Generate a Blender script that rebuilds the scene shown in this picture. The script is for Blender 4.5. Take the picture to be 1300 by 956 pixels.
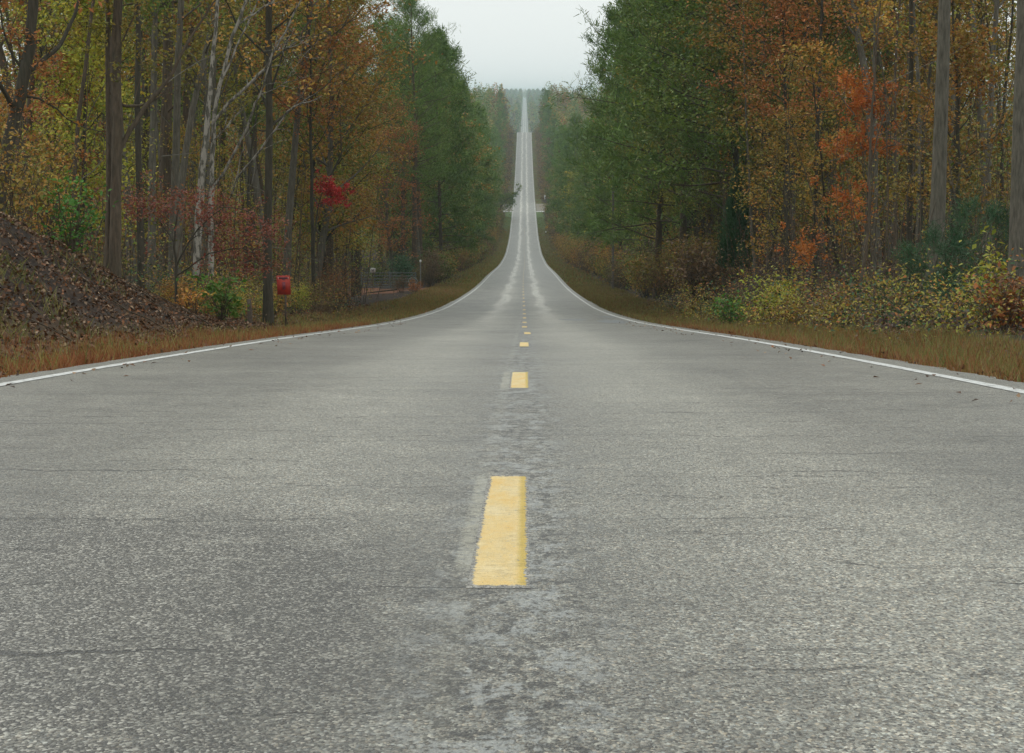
import bpy, math, random
import numpy as np
from mathutils import Vector, Matrix
R = math.radians
for o in list(bpy.data.objects): bpy.data.objects.remove(o)
scene = bpy.context.scene
COL = scene.collection

# ------------------------------------------------------------------ camera
FPX = 3069.0                                # focal length in pixels of a 1300 px wide picture
PITCH = math.atan(303.0 / FPX)
YAW = math.atan(16.0 / FPX)
cd = bpy.data.cameras.new('camera'); cam = bpy.data.objects.new('camera', cd); COL.objects.link(cam)
cd.sensor_width = 36.0; cd.lens = FPX / 1300 * 36.0
cd.shift_y = -45.0 / 1300
cd.clip_start = 0.1; cd.clip_end = 30000
cam.location = (0.05, 0, 0); cam.rotation_euler = (R(90) - PITCH, 0, YAW)
cd.dof.use_dof = False
scene.camera = cam

# ------------------------------------------------------------------ world, sun, exposure
SUN_EL, SUN_AZ = R(48), R(-40)
w = bpy.data.worlds.new('World'); scene.world = w; w.use_nodes = True
nt = w.node_tree; nt.nodes.clear()
sky = nt.nodes.new('ShaderNodeTexSky'); sky.sky_type = 'NISHITA'; sky.sun_disc = False
sky.sun_elevation = SUN_EL; sky.sun_rotation = SUN_AZ
sky.air_density = 1.5; sky.dust_density = 4
mx = nt.nodes.new('ShaderNodeMix'); mx.data_type = 'RGBA'
mx.inputs[0].default_value = 0.93           # a closed sheet of cloud over the clear sky
mx.inputs[7].default_value = (9.5, 9.98, 9.82, 1)
bgn = nt.nodes.new('ShaderNodeBackground'); bgn.inputs[1].default_value = 0.1
out = nt.nodes.new('ShaderNodeOutputWorld')
nt.links.new(sky.outputs[0], mx.inputs[6]); nt.links.new(mx.outputs[2], bgn.inputs[0]); nt.links.new(bgn.outputs[0], out.inputs[0])
sd = bpy.data.lights.new('sun', 'SUN'); sd.energy = 0.6; sd.angle = R(25); sd.color = (1, .97, .92)
so = bpy.data.objects.new('sun', sd); COL.objects.link(so)
sdir = Vector((math.sin(SUN_AZ) * math.cos(SUN_EL), math.cos(SUN_AZ) * math.cos(SUN_EL), math.sin(SUN_EL)))
so.rotation_euler = sdir.to_track_quat('Z', 'Y').to_euler(); so.location = (0, 0, 30)
scene.view_settings.view_transform = 'Standard'; scene.view_settings.look = 'None'
scene.view_settings.exposure = 0.0; scene.view_settings.gamma = 1
scene.render.engine = 'CYCLES'
cy = scene.cycles
cy.use_denoising = True; cy.max_bounces = 7; cy.diffuse_bounces = 2; cy.glossy_bounces = 2
cy.transmission_bounces = 3; cy.volume_bounces = 3; cy.transparent_max_bounces = 4
cy.use_adaptive_sampling = True; cy.adaptive_threshold = 0.015

# ------------------------------------------------------------------ terrain
PROF = np.array([(-80, 5.5), (-30, 1.63), (0, -.66), (8.3, -1.29), (16, -1.89), (24.5, -2.57), (35.6, -3.48), (48, -4.52), (73, -6.57), (108, -9.19),
    (126, -10.4), (179, -13.75), (251, -17.85), (395, -25.9), (514, -31), (629, -33.3), (779, -32.4), (922, -29.2), (1054, -23.6),
    (1150, -18.4), (1200, -15.4), (1215, -15.0), (1232, -15.3), (1300, -19), (1500, -36), (1800, -48), (2100, -45), (2336, -27.4), (2937, -19.2),
    (3900, -8.6), (5600, 9.5), (5750, 9.7), (6300, 4), (9600, -10)])
def _pchip(X, Y):
    h = np.diff(X); d = np.diff(Y) / h; m = np.zeros(len(X)); m[0] = d[0]; m[-1] = d[-1]
    for i in range(1, len(X) - 1):
        if d[i-1] * d[i] > 0:
            w1 = 2*h[i] + h[i-1]; w2 = h[i] + 2*h[i-1]; m[i] = (w1 + w2) / (w1/d[i-1] + w2/d[i])
    return m
PX, PZ = PROF[:, 0], PROF[:, 1]; PM = _pchip(PX, PZ)
def zr(y):
    y = np.clip(np.asarray(y, float), PX[0], PX[-1])
    i = np.clip(np.searchsorted(PX, y) - 1, 0, len(PX) - 2)
    h = PX[i+1] - PX[i]; t = (y - PX[i]) / h
    return ((2*t**3 - 3*t**2 + 1) * PZ[i] + (t**3 - 2*t**2 + t) * h * PM[i] + (-2*t**3 + 3*t**2) * PZ[i+1] + (t**3 - t**2) * h * PM[i+1])
def ss(a, b, x):
    t = np.clip((np.asarray(x, float) - a) / (b - a), 0, 1); return t*t*(3 - 2*t)
def wob(x, y, s):
    return (np.sin(x*1.3*s + 1.7*np.sin(y*.9*s)) * np.cos(y*1.1*s + .8) + .5*np.sin(x*2.9*s + 2.1) * np.sin(y*2.3*s + x*s))
EDGE_L, EDGE_R = -3.5, 3.2                     # painted edge lines
PAVE_L, PAVE_R = -3.78, 3.5                    # end of the tarmac
def G(x, y):
    x = np.asarray(x, float); y = np.asarray(y, float); z = zr(y)
    out_ = np.where(x < 0, PAVE_L - x, x - PAVE_R)          # metres outside the tarmac
    z = z - .05 * ss(.25, -.05, out_) - .02 - .10 * ss(.0, 1.0, out_) * ss(3.0, 1.6, out_)
    bankL = 1.98 * (1+.10*wob(x, y, .9)) * ss(61, 33, y) * ss(4.9, 8.9, -x)
    bankR = 1.7 * ss(74, 92, y) * ss(150, 118, y) * ss(6.6, 9.6, x)
    gen = .55 * ss(6, 11, np.abs(x)) * ss(20, 60, np.abs(y)) * ss(60, 62, np.abs(y-180)+40*(x > 0))
    z = z + bankL + bankR + gen + 5.5 * ss(13, 48, np.abs(x)) * ss(45, 120, y) * ss(560, 420, y)
    z = z + wob(x, y, .7) * .07 * ss(1.3, 3.5, out_) + wob(x, y, .13) * .35 * ss(6, 16, out_)
    return z
def gz(x, y): return float(G(x, y))
cF = Vector((-math.sin(YAW) * math.cos(PITCH), math.cos(YAW) * math.cos(PITCH), -math.sin(PITCH)))
cR = Vector((math.cos(YAW), math.sin(YAW), 0)); cU = cR.cross(cF)
def P(px, py, d):
    """point at depth d seen at (px, py) of the 1300 x 956 photograph"""
    return cam.location + d * (cF + cR * ((px - 650) / FPX) + cU * ((433 - py) / FPX))
def at(px, d): p = P(px, 130, d); return (p.x, p.y)

# ------------------------------------------------------------------ nodes and materials
class NT:
    def __init__(s, m): s.t = m.node_tree; s.n = s.t.nodes; s.l = s.t.links
    def __call__(s, typ, ins=None, **kw):
        n = s.n.new(typ)
        for k, v in kw.items(): setattr(n, k, v)
        for k, v in (ins or {}).items():
            i = n.inputs[k]
            if hasattr(v, 'bl_idname') and 'Socket' in v.bl_idname: s.l.new(v, i)
            else: i.default_value = v
        return n
    def math(s, op, a, b=0.0, clamp=False):
        n = s('ShaderNodeMath', {0: a, 1: b}, operation=op); n.use_clamp = clamp; return n.outputs[0]
    def mix(s, f, a, b, mode='MIX'):
        n = s.n.new('ShaderNodeMix'); n.data_type = 'RGBA'; n.blend_type = mode
        for i, v in ((0, f), (6, a), (7, b)):
            if hasattr(v, 'bl_idname') and 'Socket' in v.bl_idname: s.l.new(v, n.inputs[i])
            else: n.inputs[i].default_value = v if i == 0 or len(v) == 4 else (*v, 1)
        return n.outputs[2]
    def ramp(s, f, stops, mode='LINEAR'):
        n = s.n.new('ShaderNodeValToRGB'); n.color_ramp.interpolation = mode; e = n.color_ramp.elements
        while len(e) < len(stops): e.new(.5)
        for k, (p, c) in enumerate(stops):
            e[k].position = p; e[k].color = (*c, 1) if not isinstance(c, (int, float)) else (c, c, c, 1)
        s.l.new(f, n.inputs[0]); return n.outputs[0]
    def noise(s, v, scale, detail=3, rough=.5, dist=0):
        return s('ShaderNodeTexNoise', {'Vector': v, 'Scale': scale, 'Detail': detail, 'Roughness': rough, 'Distortion': dist}).outputs[0]
    def vmul(s, v, m): return s('ShaderNodeVectorMath', {0: v, 1: m}, operation='MULTIPLY').outputs[0]
def newmat(name):
    m = bpy.data.materials.new(name); m.use_nodes = True; m.node_tree.nodes.clear(); return m, NT(m)
def finish(N, col, rough=.8, bump=None, bs=.5, bd=.02, spec=.5, metal=0):
    b = N('ShaderNodeBsdfPrincipled')
    for k, v in (('Base Color', col), ('Roughness', rough), ('Specular IOR Level', spec), ('Metallic', metal)):
        if hasattr(v, 'bl_idname') and 'Socket' in v.bl_idname: N.l.new(v, b.inputs[k])
        else: b.inputs[k].default_value = (*v, 1) if k == 'Base Color' else v
    if bump is not None:
        bn = N('ShaderNodeBump', {'Height': bump, 'Strength': bs, 'Distance': bd}); N.l.new(bn.outputs[0], b.inputs['Normal'])
    o = N('ShaderNodeOutputMaterial'); N.l.new(b.outputs[0], o.inputs[0])
def simple(name, c, rough=.7, var=.25, scale=20, metal=0, bs=.2):
    m, N = newmat(name); tc = N('ShaderNodeTexCoord').outputs['Object']
    n = N.noise(tc, scale, 4, .6)
    a = tuple(v*(1-var) for v in c); b = tuple(min(1, v*(1+var)) for v in c)
    finish(N, N.ramp(n, [(.3, a), (.7, b)]), rough, n, bs, .01, metal=metal); return m

def leafmat(name, cols, rand=.5, nscale=.45, trans=.35):
    m, N = newmat(name); g = N('ShaderNodeNewGeometry'); tc = N('ShaderNodeTexCoord').outputs['Object']
    oi = N('ShaderNodeObjectInfo').outputs['Random']
    off = N('ShaderNodeVectorMath', {0: tc, 1: N('ShaderNodeCombineXYZ', {0: N.math('MULTIPLY', oi, 50.)}).outputs[0]}, operation='ADD').outputs[0]
    n = N.noise(off, nscale, 2, .5)
    n = N('ShaderNodeMapRange', {0: n, 1: .3, 2: .7}).outputs[0]
    f = N.math('ADD', N.math('MULTIPLY', g.outputs['Random Per Island'], rand), N.math('MULTIPLY', n, 1 - rand))
    k = len(cols); c = N.ramp(f, [(i / (k-1), cc) for i, cc in enumerate(cols)])
    v = N.math('ADD', N.math('MULTIPLY', oi, .45), .62); v = N.math('ADD', v, N('ShaderNodeMapRange', {0: N.noise(off, nscale*2.6, 2, .5), 1: .3, 2: .7, 3: -.12, 4: .42}).outputs[0])
    c = N.mix(1.0, c, N('ShaderNodeCombineColor', {0: v, 1: v, 2: v}).outputs[0], 'MULTIPLY')
    d = N('ShaderNodeBsdfPrincipled', {'Base Color': c, 'Roughness': .55, 'Specular IOR Level': .3})
    t = N('ShaderNodeBsdfTranslucent', {0: c})
    mx = N('ShaderNodeMixShader', {0: trans, 1: d.outputs[0], 2: t.outputs[0]})
    o = N('ShaderNodeOutputMaterial', {0: mx.outputs[0]}); return m
PAL = dict(
    pine=[(.034, .072, .014), (.058, .105, .018), (.085, .13, .024), (.13, .155, .032)],
    cedar=[(.018, .055, .022), (.035, .085, .033), (.05, .11, .04)],
    green=[(.05, .10, .018), (.085, .14, .024), (.14, .18, .03), (.22, .20, .035)],
    olive=[(.08, .10, .022), (.15, .155, .03), (.26, .21, .035), (.33, .16, .035)],
    ygreen=[(.10, .14, .025), (.21, .24, .03), (.37, .33, .045), (.42, .25, .035)],
    gold=[(.10, .10, .025), (.20, .16, .03), (.33, .21, .035), (.38, .15, .035), (.16, .115, .03)],
    rust=[(.10, .075, .028), (.20, .10, .033), (.31, .12, .035), (.36, .12, .035), (.22, .17, .035)],
    orange=[(.22, .13, .03), (.48, .16, .025), (.60, .22, .035), (.58, .13, .03), (.40, .26, .04)],
    red=[(.38, .025, .03), (.56, .04, .045), (.58, .08, .04)],
    maroon=[(.12, .055, .03), (.22, .055, .04), (.28, .085, .045), (.20, .12, .035), (.24, .05, .04)],
    brown=[(.06, .042, .024), (.11, .07, .04), (.16, .095, .045), (.11, .09, .033)],
    bright=[(.06, .19, .03), (.11, .28, .04), (.22, .34, .05)],
    mixed=[(.07, .11, .022), (.20, .19, .03), (.33, .16, .033), (.13, .14, .03), (.40, .21, .035)],
)
BOOST = dict(pine=1.9, cedar=1.3, green=1.35, olive=1.28, ygreen=1.32, gold=1.35, rust=1.35, orange=1.0, red=1.0, maroon=1.2, brown=1.35, bright=.9, mixed=1.3)
PAL = {k: [tuple(min(.75, q*BOOST[k]) for q in c) for c in v] for k, v in PAL.items()}
LM = {k: leafmat('leaves_' + k, v, trans=.12 if k in ('pine', 'cedar') else .26) for k, v in PAL.items()}
def bark(name, c1, c2, patch=None):
    m, N = newmat(name); tc = N('ShaderNodeTexCoord').outputs['Object']
    n = N.noise(N.vmul(tc, (14, 14, 2.2)), 1.5, 5, .65); n2 = N.noise(tc, .8, 3)
    c = N.ramp(n, [(.3, c1), (.65, c2)]); c = N.mix(N.math('MULTIPLY', n2, .5), c, (.07, .08, .05))
    if patch:
        p = N.ramp(N.noise(N.vmul(tc, (9, 9, 3.2)), 1.2, 4, .65), [(.46, 0), (.52, 1)])
        c = N.mix(p, c, patch)
    finish(N, c, .85, n, .9, .03, spec=.2); return m
B_DARK = bark('bark_dark', (.03, .024, .018), (.095, .074, .056))
B_BROWN = bark('bark_brown', (.055, .038, .027), (.165, .115, .082))
B_GREY = bark('bark_grey', (.08, .069, .056), (.23, .20, .16))
B_WHITE = bark('bark_white', (.06, .05, .04), (.19, .17, .14), (.34, .31, .26))
B_PALE = bark('bark_pale_twig', (.10, .09, .075), (.26, .23, .19))

# ------------------------------------------------------------------ mesh helpers
class Acc:
    def __init__(s): s.v = []; s.f = []; s.n = 0
    def add(s, v, f): s.v.append(np.asarray(v, float)); s.f.append(np.asarray(f, int) + s.n); s.n += len(v)
    def tube(s, pts, rad, sides=6):
        pts = np.asarray(pts, float); n = len(pts); rad = np.broadcast_to(np.asarray(rad, float), (n,))
        t = np.gradient(pts, axis=0); t /= np.linalg.norm(t, axis=1)[:, None] + 1e-9
        ref = np.array([1., 0, 0]) if abs(t[:, 0]).mean() < .7 else np.array([0, 1., 0])
        a = np.cross(t, ref); a /= np.linalg.norm(a, axis=1)[:, None] + 1e-9; b = np.cross(t, a)
        th = np.arange(sides) * 2*np.pi / sides
        v = pts[:, None] + rad[:, None, None] * (np.cos(th)[None, :, None]*a[:, None] + np.sin(th)[None, :, None]*b[:, None])
        i = np.arange(n-1)[:, None]*sides; j = np.arange(sides)[None]; k = (j+1) % sides
        f = np.stack([i+j, i+k, i+sides+k, i+sides+j], -1).reshape(-1, 4)
        s.add(v.reshape(-1, 3), f)
    def leaves(s, c, rng, L, W=None, up=.6, fold=.18, tdir=None):
        c = np.asarray(c, float); n = len(c); W = (L*.62) if W is None else W
        L = L * rng.uniform(.5, 1.4, n)[:, None]; W = W * rng.uniform(.75, 1.2, n)[:, None]
        nn = rng.normal(size=(n, 3)); nn[:, 2] = np.abs(nn[:, 2]) + up; nn /= np.linalg.norm(nn, axis=1)[:, None]
        t = rng.normal(size=(n, 3)) if tdir is None else tdir + rng.normal(size=(n, 3))*.35
        t -= (t*nn).sum(1)[:, None]*nn; t /= np.linalg.norm(t, axis=1)[:, None] + 1e-9; b = np.cross(nn, t)
        v = np.stack([c - t*L*.5, c + b*W*.5 + nn*fold*W, c + t*L*.5, c - b*W*.5 + nn*fold*W], 1).reshape(-1, 3)
        s.add(v, np.arange(4*n).reshape(n, 4))
    def blades(s, base, d, L, W, rng):
        """thin upright or radiating blades: base points, directions"""
        n = len(base); side = np.cross(d, rng.normal(size=(n, 3))); side /= np.linalg.norm(side, axis=1)[:, None] + 1e-9
        L = np.broadcast_to(L, (n,))[:, None]; W = np.broadcast_to(W, (n,))[:, None]
        v = np.stack([base - side*W*.5, base + side*W*.5, base + d*L + side*W*.15, base + d*L - side*W*.15], 1).reshape(-1, 3)
        s.add(v, np.arange(4*n).reshape(n, 4))
    def box(s, x0, x1, y0, y1, z0, z1):
        v = [(x, y, z) for z in (z0, z1) for y in (y0, y1) for x in (x0, x1)]
        s.add(v, [(0, 2, 3, 1), (4, 5, 7, 6), (0, 1, 5, 4), (2, 6, 7, 3), (0, 4, 6, 2), (1, 3, 7, 5)])
    def mesh(s, name, mat, smooth=False):
        v = np.concatenate(s.v); f = np.concatenate(s.f); me = bpy.data.meshes.new(name)
        me.vertices.add(len(v)); me.vertices.foreach_set('co', v.astype(np.float32).ravel())
        me.loops.add(f.size); me.loops.foreach_set('vertex_index', f.astype(np.int32).ravel())
        me.polygons.add(len(f)); me.polygons.foreach_set('loop_start', np.arange(len(f), dtype=np.int32)*4)
        me.polygons.foreach_set('loop_total', np.full(len(f), 4, dtype=np.int32))
        if smooth: me.polygons.foreach_set('use_smooth', np.ones(len(f), dtype=bool))
        me.update(calc_edges=True); me.validate()
        if mat: me.materials.append(mat)
        return me
    def obj(s, name, mat, parent=None, smooth=False): return link(name, s.mesh(name, mat, smooth), parent)
def link(name, me, parent=None, loc=(0, 0, 0), rz=0, sc=1):
    o = bpy.data.objects.new(name, me); COL.objects.link(o); o.parent = parent
    o.location = loc; o.rotation_euler = (0, 0, rz); o.scale = (sc,)*3 if isinstance(sc, (int, float)) else sc
    return o
def thing(name, label, cat, loc=(0, 0, 0), rz=0, sc=1, group=None):
    o = link(name, None, None, loc, rz, sc); o.empty_display_size = .3
    o['label'] = label; o['category'] = cat
    if group: o['group'] = group
    return o
def tag(o, label, cat, group=None):
    o['label'] = label; o['category'] = cat
    if group: o['group'] = group
    return o
def kind(o, k): o['kind'] = k; return o

# ------------------------------------------------------------------ ground, road, paint
def ysamples(a, b):
    ys = list(np.arange(-60, 90, 1.0)) + list(np.arange(90, 400, 4.0)) + list(np.arange(400, 1180, 8.0)) + list(np.arange(1180, 1260, 3.0)) + list(np.arange(1260, 9600, 40.0))
    ys = [y for y in ys if a < y < b]; return np.array([a] + ys + [b])
def strip(name, xs, ys, zf, mat, parent=None, smooth=True):
    X, Y = np.meshgrid(xs, ys); Z = zf(X, Y); m, n = X.shape
    v = np.stack([X, Y, Z], -1).reshape(-1, 3); i = np.arange(m-1)[:, None]*n; j = np.arange(n-1)[None]
    f = np.stack([i+j, i+j+1, i+n+j+1, i+n+j], -1).reshape(-1, 4)
    a = Acc(); a.add(v, f); return a.obj(name, mat, parent, smooth)

m, N = newmat('forest_floor'); tc = N('ShaderNodeTexCoord').outputs['Object']
sx = N('ShaderNodeSeparateXYZ', {0: tc}); ax = N.math('ABSOLUTE', sx.outputs[0])
n1 = N.noise(tc, 3.5, 5, .7); n2 = N.noise(tc, .35, 3); n3 = N.noise(tc, 14, 3, .7)
floor_c = N.ramp(n1, [(.3, (.015, .011, .008)), (.5, (.035, .023, .016)), (.7, (.08, .048, .03))])
vg = N.ramp(n3, [(.3, (.05, .028, .015)), (.55, (.13, .06, .027)), (.75, (.20, .15, .05))])
gr = N.ramp(n3, [(.3, (.06, .075, .022)), (.7, (.16, .185, .05))])
grn = N('ShaderNodeMapRange', {0: sx.outputs[1], 1: 60., 2: 260.}).outputs[0]
grn = N.math('MULTIPLY', N.ramp(n2, [(.35, 0), (.6, 1)]), N.math('ADD', N.math('MULTIPLY', grn, .75), .3))
vc = N.mix(grn, vg, gr)
p1 = N('ShaderNodeMapRange', {0: sx.outputs[1], 1: 632., 2: 655.}).outputs[0]; p2 = N('ShaderNodeMapRange', {0: sx.outputs[1], 1: 735., 2: 728.}).outputs[0]
vc = N.mix(N.math('MULTIPLY', p1, p2), vc, (.11, .16, .055))
edge = N.math('ADD', ax, N.math('MULTIPLY', n2, 1.6))
fc = N.mix(N('ShaderNodeMapRange', {0: edge, 1: 6.2, 2: 6.9}).outputs[0], vc, floor_c)
finish(N, fc, .95, n1, .7, .05, spec=.2); M_GROUND = m
xs = np.array([-3000, -1200, -400, -150, -80, -50, -30, -22, -18, -15, -12.5, -11, -10, -9.3, -8.7, -8.1, -7.5, -6.9, -6.3, -5.7, -5.1, -4.6, -4.2, -3.95, -3.82, -3.7, -3.4, 0,
               3.1, 3.4, 3.54, 3.7, 3.95, 4.3, 4.8, 5.4, 6, 6.6, 7.2, 7.8, 8.4, 9, 9.6, 10.5, 12, 15, 18, 22, 30, 50, 80, 150, 400, 1200, 3000.])
ground = kind(strip('ground', xs, ysamples(-60, 6400), G, M_GROUND), 'structure')

m, N = newmat('asphalt'); tc = N('ShaderNodeTexCoord').outputs['Object']
sx = N('ShaderNodeSeparateXYZ', {0: tc}); X = sx.outputs[0]; Y = sx.outputs[1]
v1 = N('ShaderNodeTexVoronoi', {'Vector': N.vmul(tc, (1, .5, 0)), 'Scale': 195.}); v1c = N('ShaderNodeSeparateColor', {0: v1.outputs['Color']})
v2 = N('ShaderNodeTexVoronoi', {'Vector': N.vmul(tc, (1, .5, 0)), 'Scale': 105.}); v2c = N('ShaderNodeSeparateColor', {0: v2.outputs['Color']})
big = N.noise(N.vmul(tc, (1, .35, 0)), .55, 4, .6); med = N.noise(N.vmul(tc, (1, .6, 0)), 3.2, 4, .65); mid = N.noise(N.vmul(tc, (1, 1, 0)), 13., 3, .7)
stone = N.ramp(v1c.outputs[0], [(0, (.035, .032, .026)), (.22, (.12, .114, .098)), (.6, (.225, .214, .186)), (.88, (.34, .325, .285)), (1, (.50, .48, .42))])
hue = N.ramp(v1c.outputs[1], [(0, (1, .9, .78)), (.3, (1, 1, 1)), (.8, (.95, 1, 1)), (1, (.86, .96, 1.08))])
c = N.mix(1., stone, hue, 'MULTIPLY')
st2 = N.ramp(v2c.outputs[0], [(0, .7), (.6, 1.0), (1, 1.25)]); c = N.mix(1., c, st2, 'MULTIPLY')
c = N.mix(1., c, (1.045, 1.03, .985), 'MULTIPLY')
# polished wheel paths; reflected sheen beside the centre painted in as pale streaks
def band(cx, w, soft):
    d = N.math('ABSOLUTE', N.math('ADD', N.math('ADD', X, -cx), N.math('MULTIPLY', N.math('ADD', N.noise(N.vmul(tc, (0, .04, 0)), 1.0, 3), -.5), .9)))
    return N('ShaderNodeMapRange', {0: d, 1: w + soft, 2: w}).outputs[0]
sheen_streak = N.math('MAXIMUM', band(-1.12, .10, .28), band(.85, .08, .25))
sheen_streak = N.math('MULTIPLY', sheen_streak, N('ShaderNodeMapRange', {0: Y, 1: 55., 2: 120.}).outputs[0])
sheen_streak = N.math('MULTIPLY', sheen_streak, N.ramp(N.noise(N.vmul(tc, (.5, .05, 0)), 1., 3), [(.35, .35), (.6, 1)]))
wheel = N.math('MAXIMUM', band(-2.45, .25, .5), band(2.35, .25, .5)); wheel2 = N.math('MAXIMUM', band(-.95, .2, .5), band(.85, .2, .5))
light = N.math('ADD', N.math('MULTIPLY', wheel2, .44), N.math('MULTIPLY', sheen_streak, .85))
tone = N.math('ADD', N('ShaderNodeMapRange', {0: big, 1: .3, 2: .7, 3: .68, 4: 1.18}).outputs[0], N('ShaderNodeMapRange', {0: med, 1: .3, 2: .7, 3: -.17, 4: .17}).outputs[0])
bnd = N.noise(N.vmul(tc, (.12, 1.1, 0)), 1., 5, .75); tone = N.math('ADD', tone, N('ShaderNodeMapRange', {0: bnd, 1: .3, 2: .7, 3: -.13, 4: .13}).outputs[0]); tone = N.math('MAXIMUM', N.math('ADD', tone, light), .2); tone = N.math('ADD', tone, N.math('MULTIPLY', wheel, -.10))
# damp dark blotches low on the left lane
bl = N('ShaderNodeMapRange', {0: N('ShaderNodeVectorMath', {0: N.vmul(tc, (1.5, .55, 0)), 1: (-1.65, 2.5, 0)}, operation='DISTANCE').outputs['Value'], 1: 1.75, 2: .75}).outputs[0]
bl = N.math('MULTIPLY', bl, N.ramp(N.noise(N.vmul(tc, (1.5, 1, 0)), 2.4, 8, .8), [(.33, 0), (.52, 1)]))
damp = N.ramp(v1c.outputs[0], [(0, (.008, .007, .005)), (.5, (.035, .032, .025)), (.78, (.12, .113, .093)), (1, (.38, .365, .32))]); c = N.mix(N.math('MINIMUM', N.math('MULTIPLY', bl, 1.5), .85), c, damp)
rav = N('ShaderNodeMapRange', {0: N.math('ABSOLUTE', N.math('ADD', X, -.03)), 1: .24, 2: .09}).outputs[0]    # ravelled joint under the centre dashes
rn = N.ramp(N.noise(N.vmul(tc, (1, .4, 0)), 22., 5, .8), [(.455, 0), (.485, 1)])
rl = N.ramp(N.noise(N.vmul(tc, (1, .35, 0)), 8., 5, .75), [(.50, 0), (.56, 1)])
tone = N.math('SUBTRACT', tone, N.math('MULTIPLY', N.math('MULTIPLY', rav, N.math('SUBTRACT', 1., rn)), .75))
c = N.mix(1., c, N('ShaderNodeCombineColor', {0: tone, 1: tone, 2: tone}).outputs[0], 'MULTIPLY')
c = N.mix(N.math('MULTIPLY', N.math('MULTIPLY', rav, N.math('MULTIPLY', rl, N.ramp(N.noise(N.vmul(tc, (1, .5, 0)), 60., 3, .7), [(.42, 0), (.52, 1)]))), .7), c, (.40, .415, .40))
# faded old paint left of each dash
op = N('ShaderNodeMapRange', {0: N.math('ABSOLUTE', N.math('ADD', X, .084)), 1: .036, 2: .020}).outputs[0]
op = N.math('MULTIPLY', op, N.ramp(N.noise(tc, 22., 4, .8), [(.38, 0), (.55, 1)]))
opy = N.math('MAXIMUM', N('ShaderNodeMapRange', {0: N.math('ABSOLUTE', N.math('ADD', Y, -6.9)), 1: 1.5, 2: 1.2}).outputs[0], N('ShaderNodeMapRange', {0: N.math('ABSOLUTE', N.math('ADD', Y, -17.4)), 1: 1.9, 2: 1.5}).outputs[0])
op = N.math('MULTIPLY', op, N.math('ADD', N.math('MULTIPLY', opy, .75), .15))
c = N.mix(N.math('MULTIPLY', op, .6), c, (.55, .52, .40))
# transverse cracks: thin wavy lines every few metres
ny = N.math('ADD', N.math('MULTIPLY', Y, .95), N.math('MULTIPLY', N.noise(N.vmul(tc, (.9, .55, 0)), 1.0, 6, .62), 1.05))
fr = N.math('ABSOLUTE', N.math('SUBTRACT', N.math('FRACT', ny), .5))
gate_ = N.ramp(N.noise(N.vmul(tc, (.45, 1.6, 0)), 1., 3, .6), [(.52, 0), (.62, 1)])
ck = N.math('MULTIPLY', N('ShaderNodeMapRange', {0: fr, 1: .020, 2: .008}).outputs[0], gate_)
ny2 = N.math('ADD', N.math('MULTIPLY', Y, 2.6), N.math('MULTIPLY', N.noise(N.vmul(tc, (1.4, .9, 0)), 1.3, 6, .65), 2.2))
fr2 = N.math('ABSOLUTE', N.math('SUBTRACT', N.math('FRACT', ny2), .5))
ck2 = N.math('MULTIPLY', N('ShaderNodeMapRange', {0: fr2, 1: .036, 2: .012}).outputs[0], N.ramp(N.noise(N.vmul(tc, (.8, 1.7, 0)), 1.2, 3, .6), [(.53, 0), (.57, 1)]))
ck = N.math('MAXIMUM', ck, N.math('MULTIPLY', ck2, .8))
pit = N.math('MULTIPLY', N.ramp(N.noise(N.vmul(tc, (1, 1, 0)), 30., 2, .7), [(.66, 0), (.70, 1)]), N.ramp(big, [(.4, 0), (.6, .8)]))
ck = N.math('MAXIMUM', ck, pit)
c = N.mix(N.math('MULTIPLY', ck, .92), c, (.022, .022, .02))
h = N.math('ADD', N.math('MULTIPLY', v1.outputs['Distance'], -.6), N.math('MULTIPLY', v1c.outputs[2], .5)); h = N.math('SUBTRACT', h, N.math('MULTIPLY', ck, 1.5))
rgh = N.math('ADD', N('ShaderNodeMapRange', {0: med, 1: .3, 2: .7, 3: .34, 4: .48}).outputs[0], N.math('MULTIPLY', sheen_streak, -.12))
finish(N, c, rgh, h, .8, .008, spec=.5); M_ASPH = m
crown_ = lambda x: -.018*np.abs(x)*0
rng = np.random.default_rng(5)
ys = ysamples(-60, 6390)
def roadz(x, y): return zr(y) + .004
road = kind(strip('road', np.array([PAVE_L, -2, 0, 2, PAVE_R]), ys, roadz, M_ASPH), 'structure')
# ragged outer edge of the tarmac, close to the camera
a = Acc()
for s, e in ((-1, PAVE_L), (1, PAVE_R)):
    yy = np.arange(8, 130, .18); wv = .05 + .09*np.abs(wob(yy*2.3+s*4, yy*.7, 1.9)) + rng.uniform(0, .05, len(yy))
    z = zr(yy)
    v = np.stack([np.stack([np.full_like(yy, e), yy, z+.004], 1), np.stack([e + s*wv, yy, z-.012], 1), np.stack([e + s*(wv+.02), yy, z-.06], 1)], 1).reshape(-1, 3)
    i = np.arange(len(yy)-1)*3
    a.add(v, np.concatenate([np.stack([i, i+3, i+4, i+1], 1)[:, ::s], np.stack([i+1, i+4, i+5, i+2], 1)[:, ::s]]))
a.obj('ragged_edge', M_ASPH, road)

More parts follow.
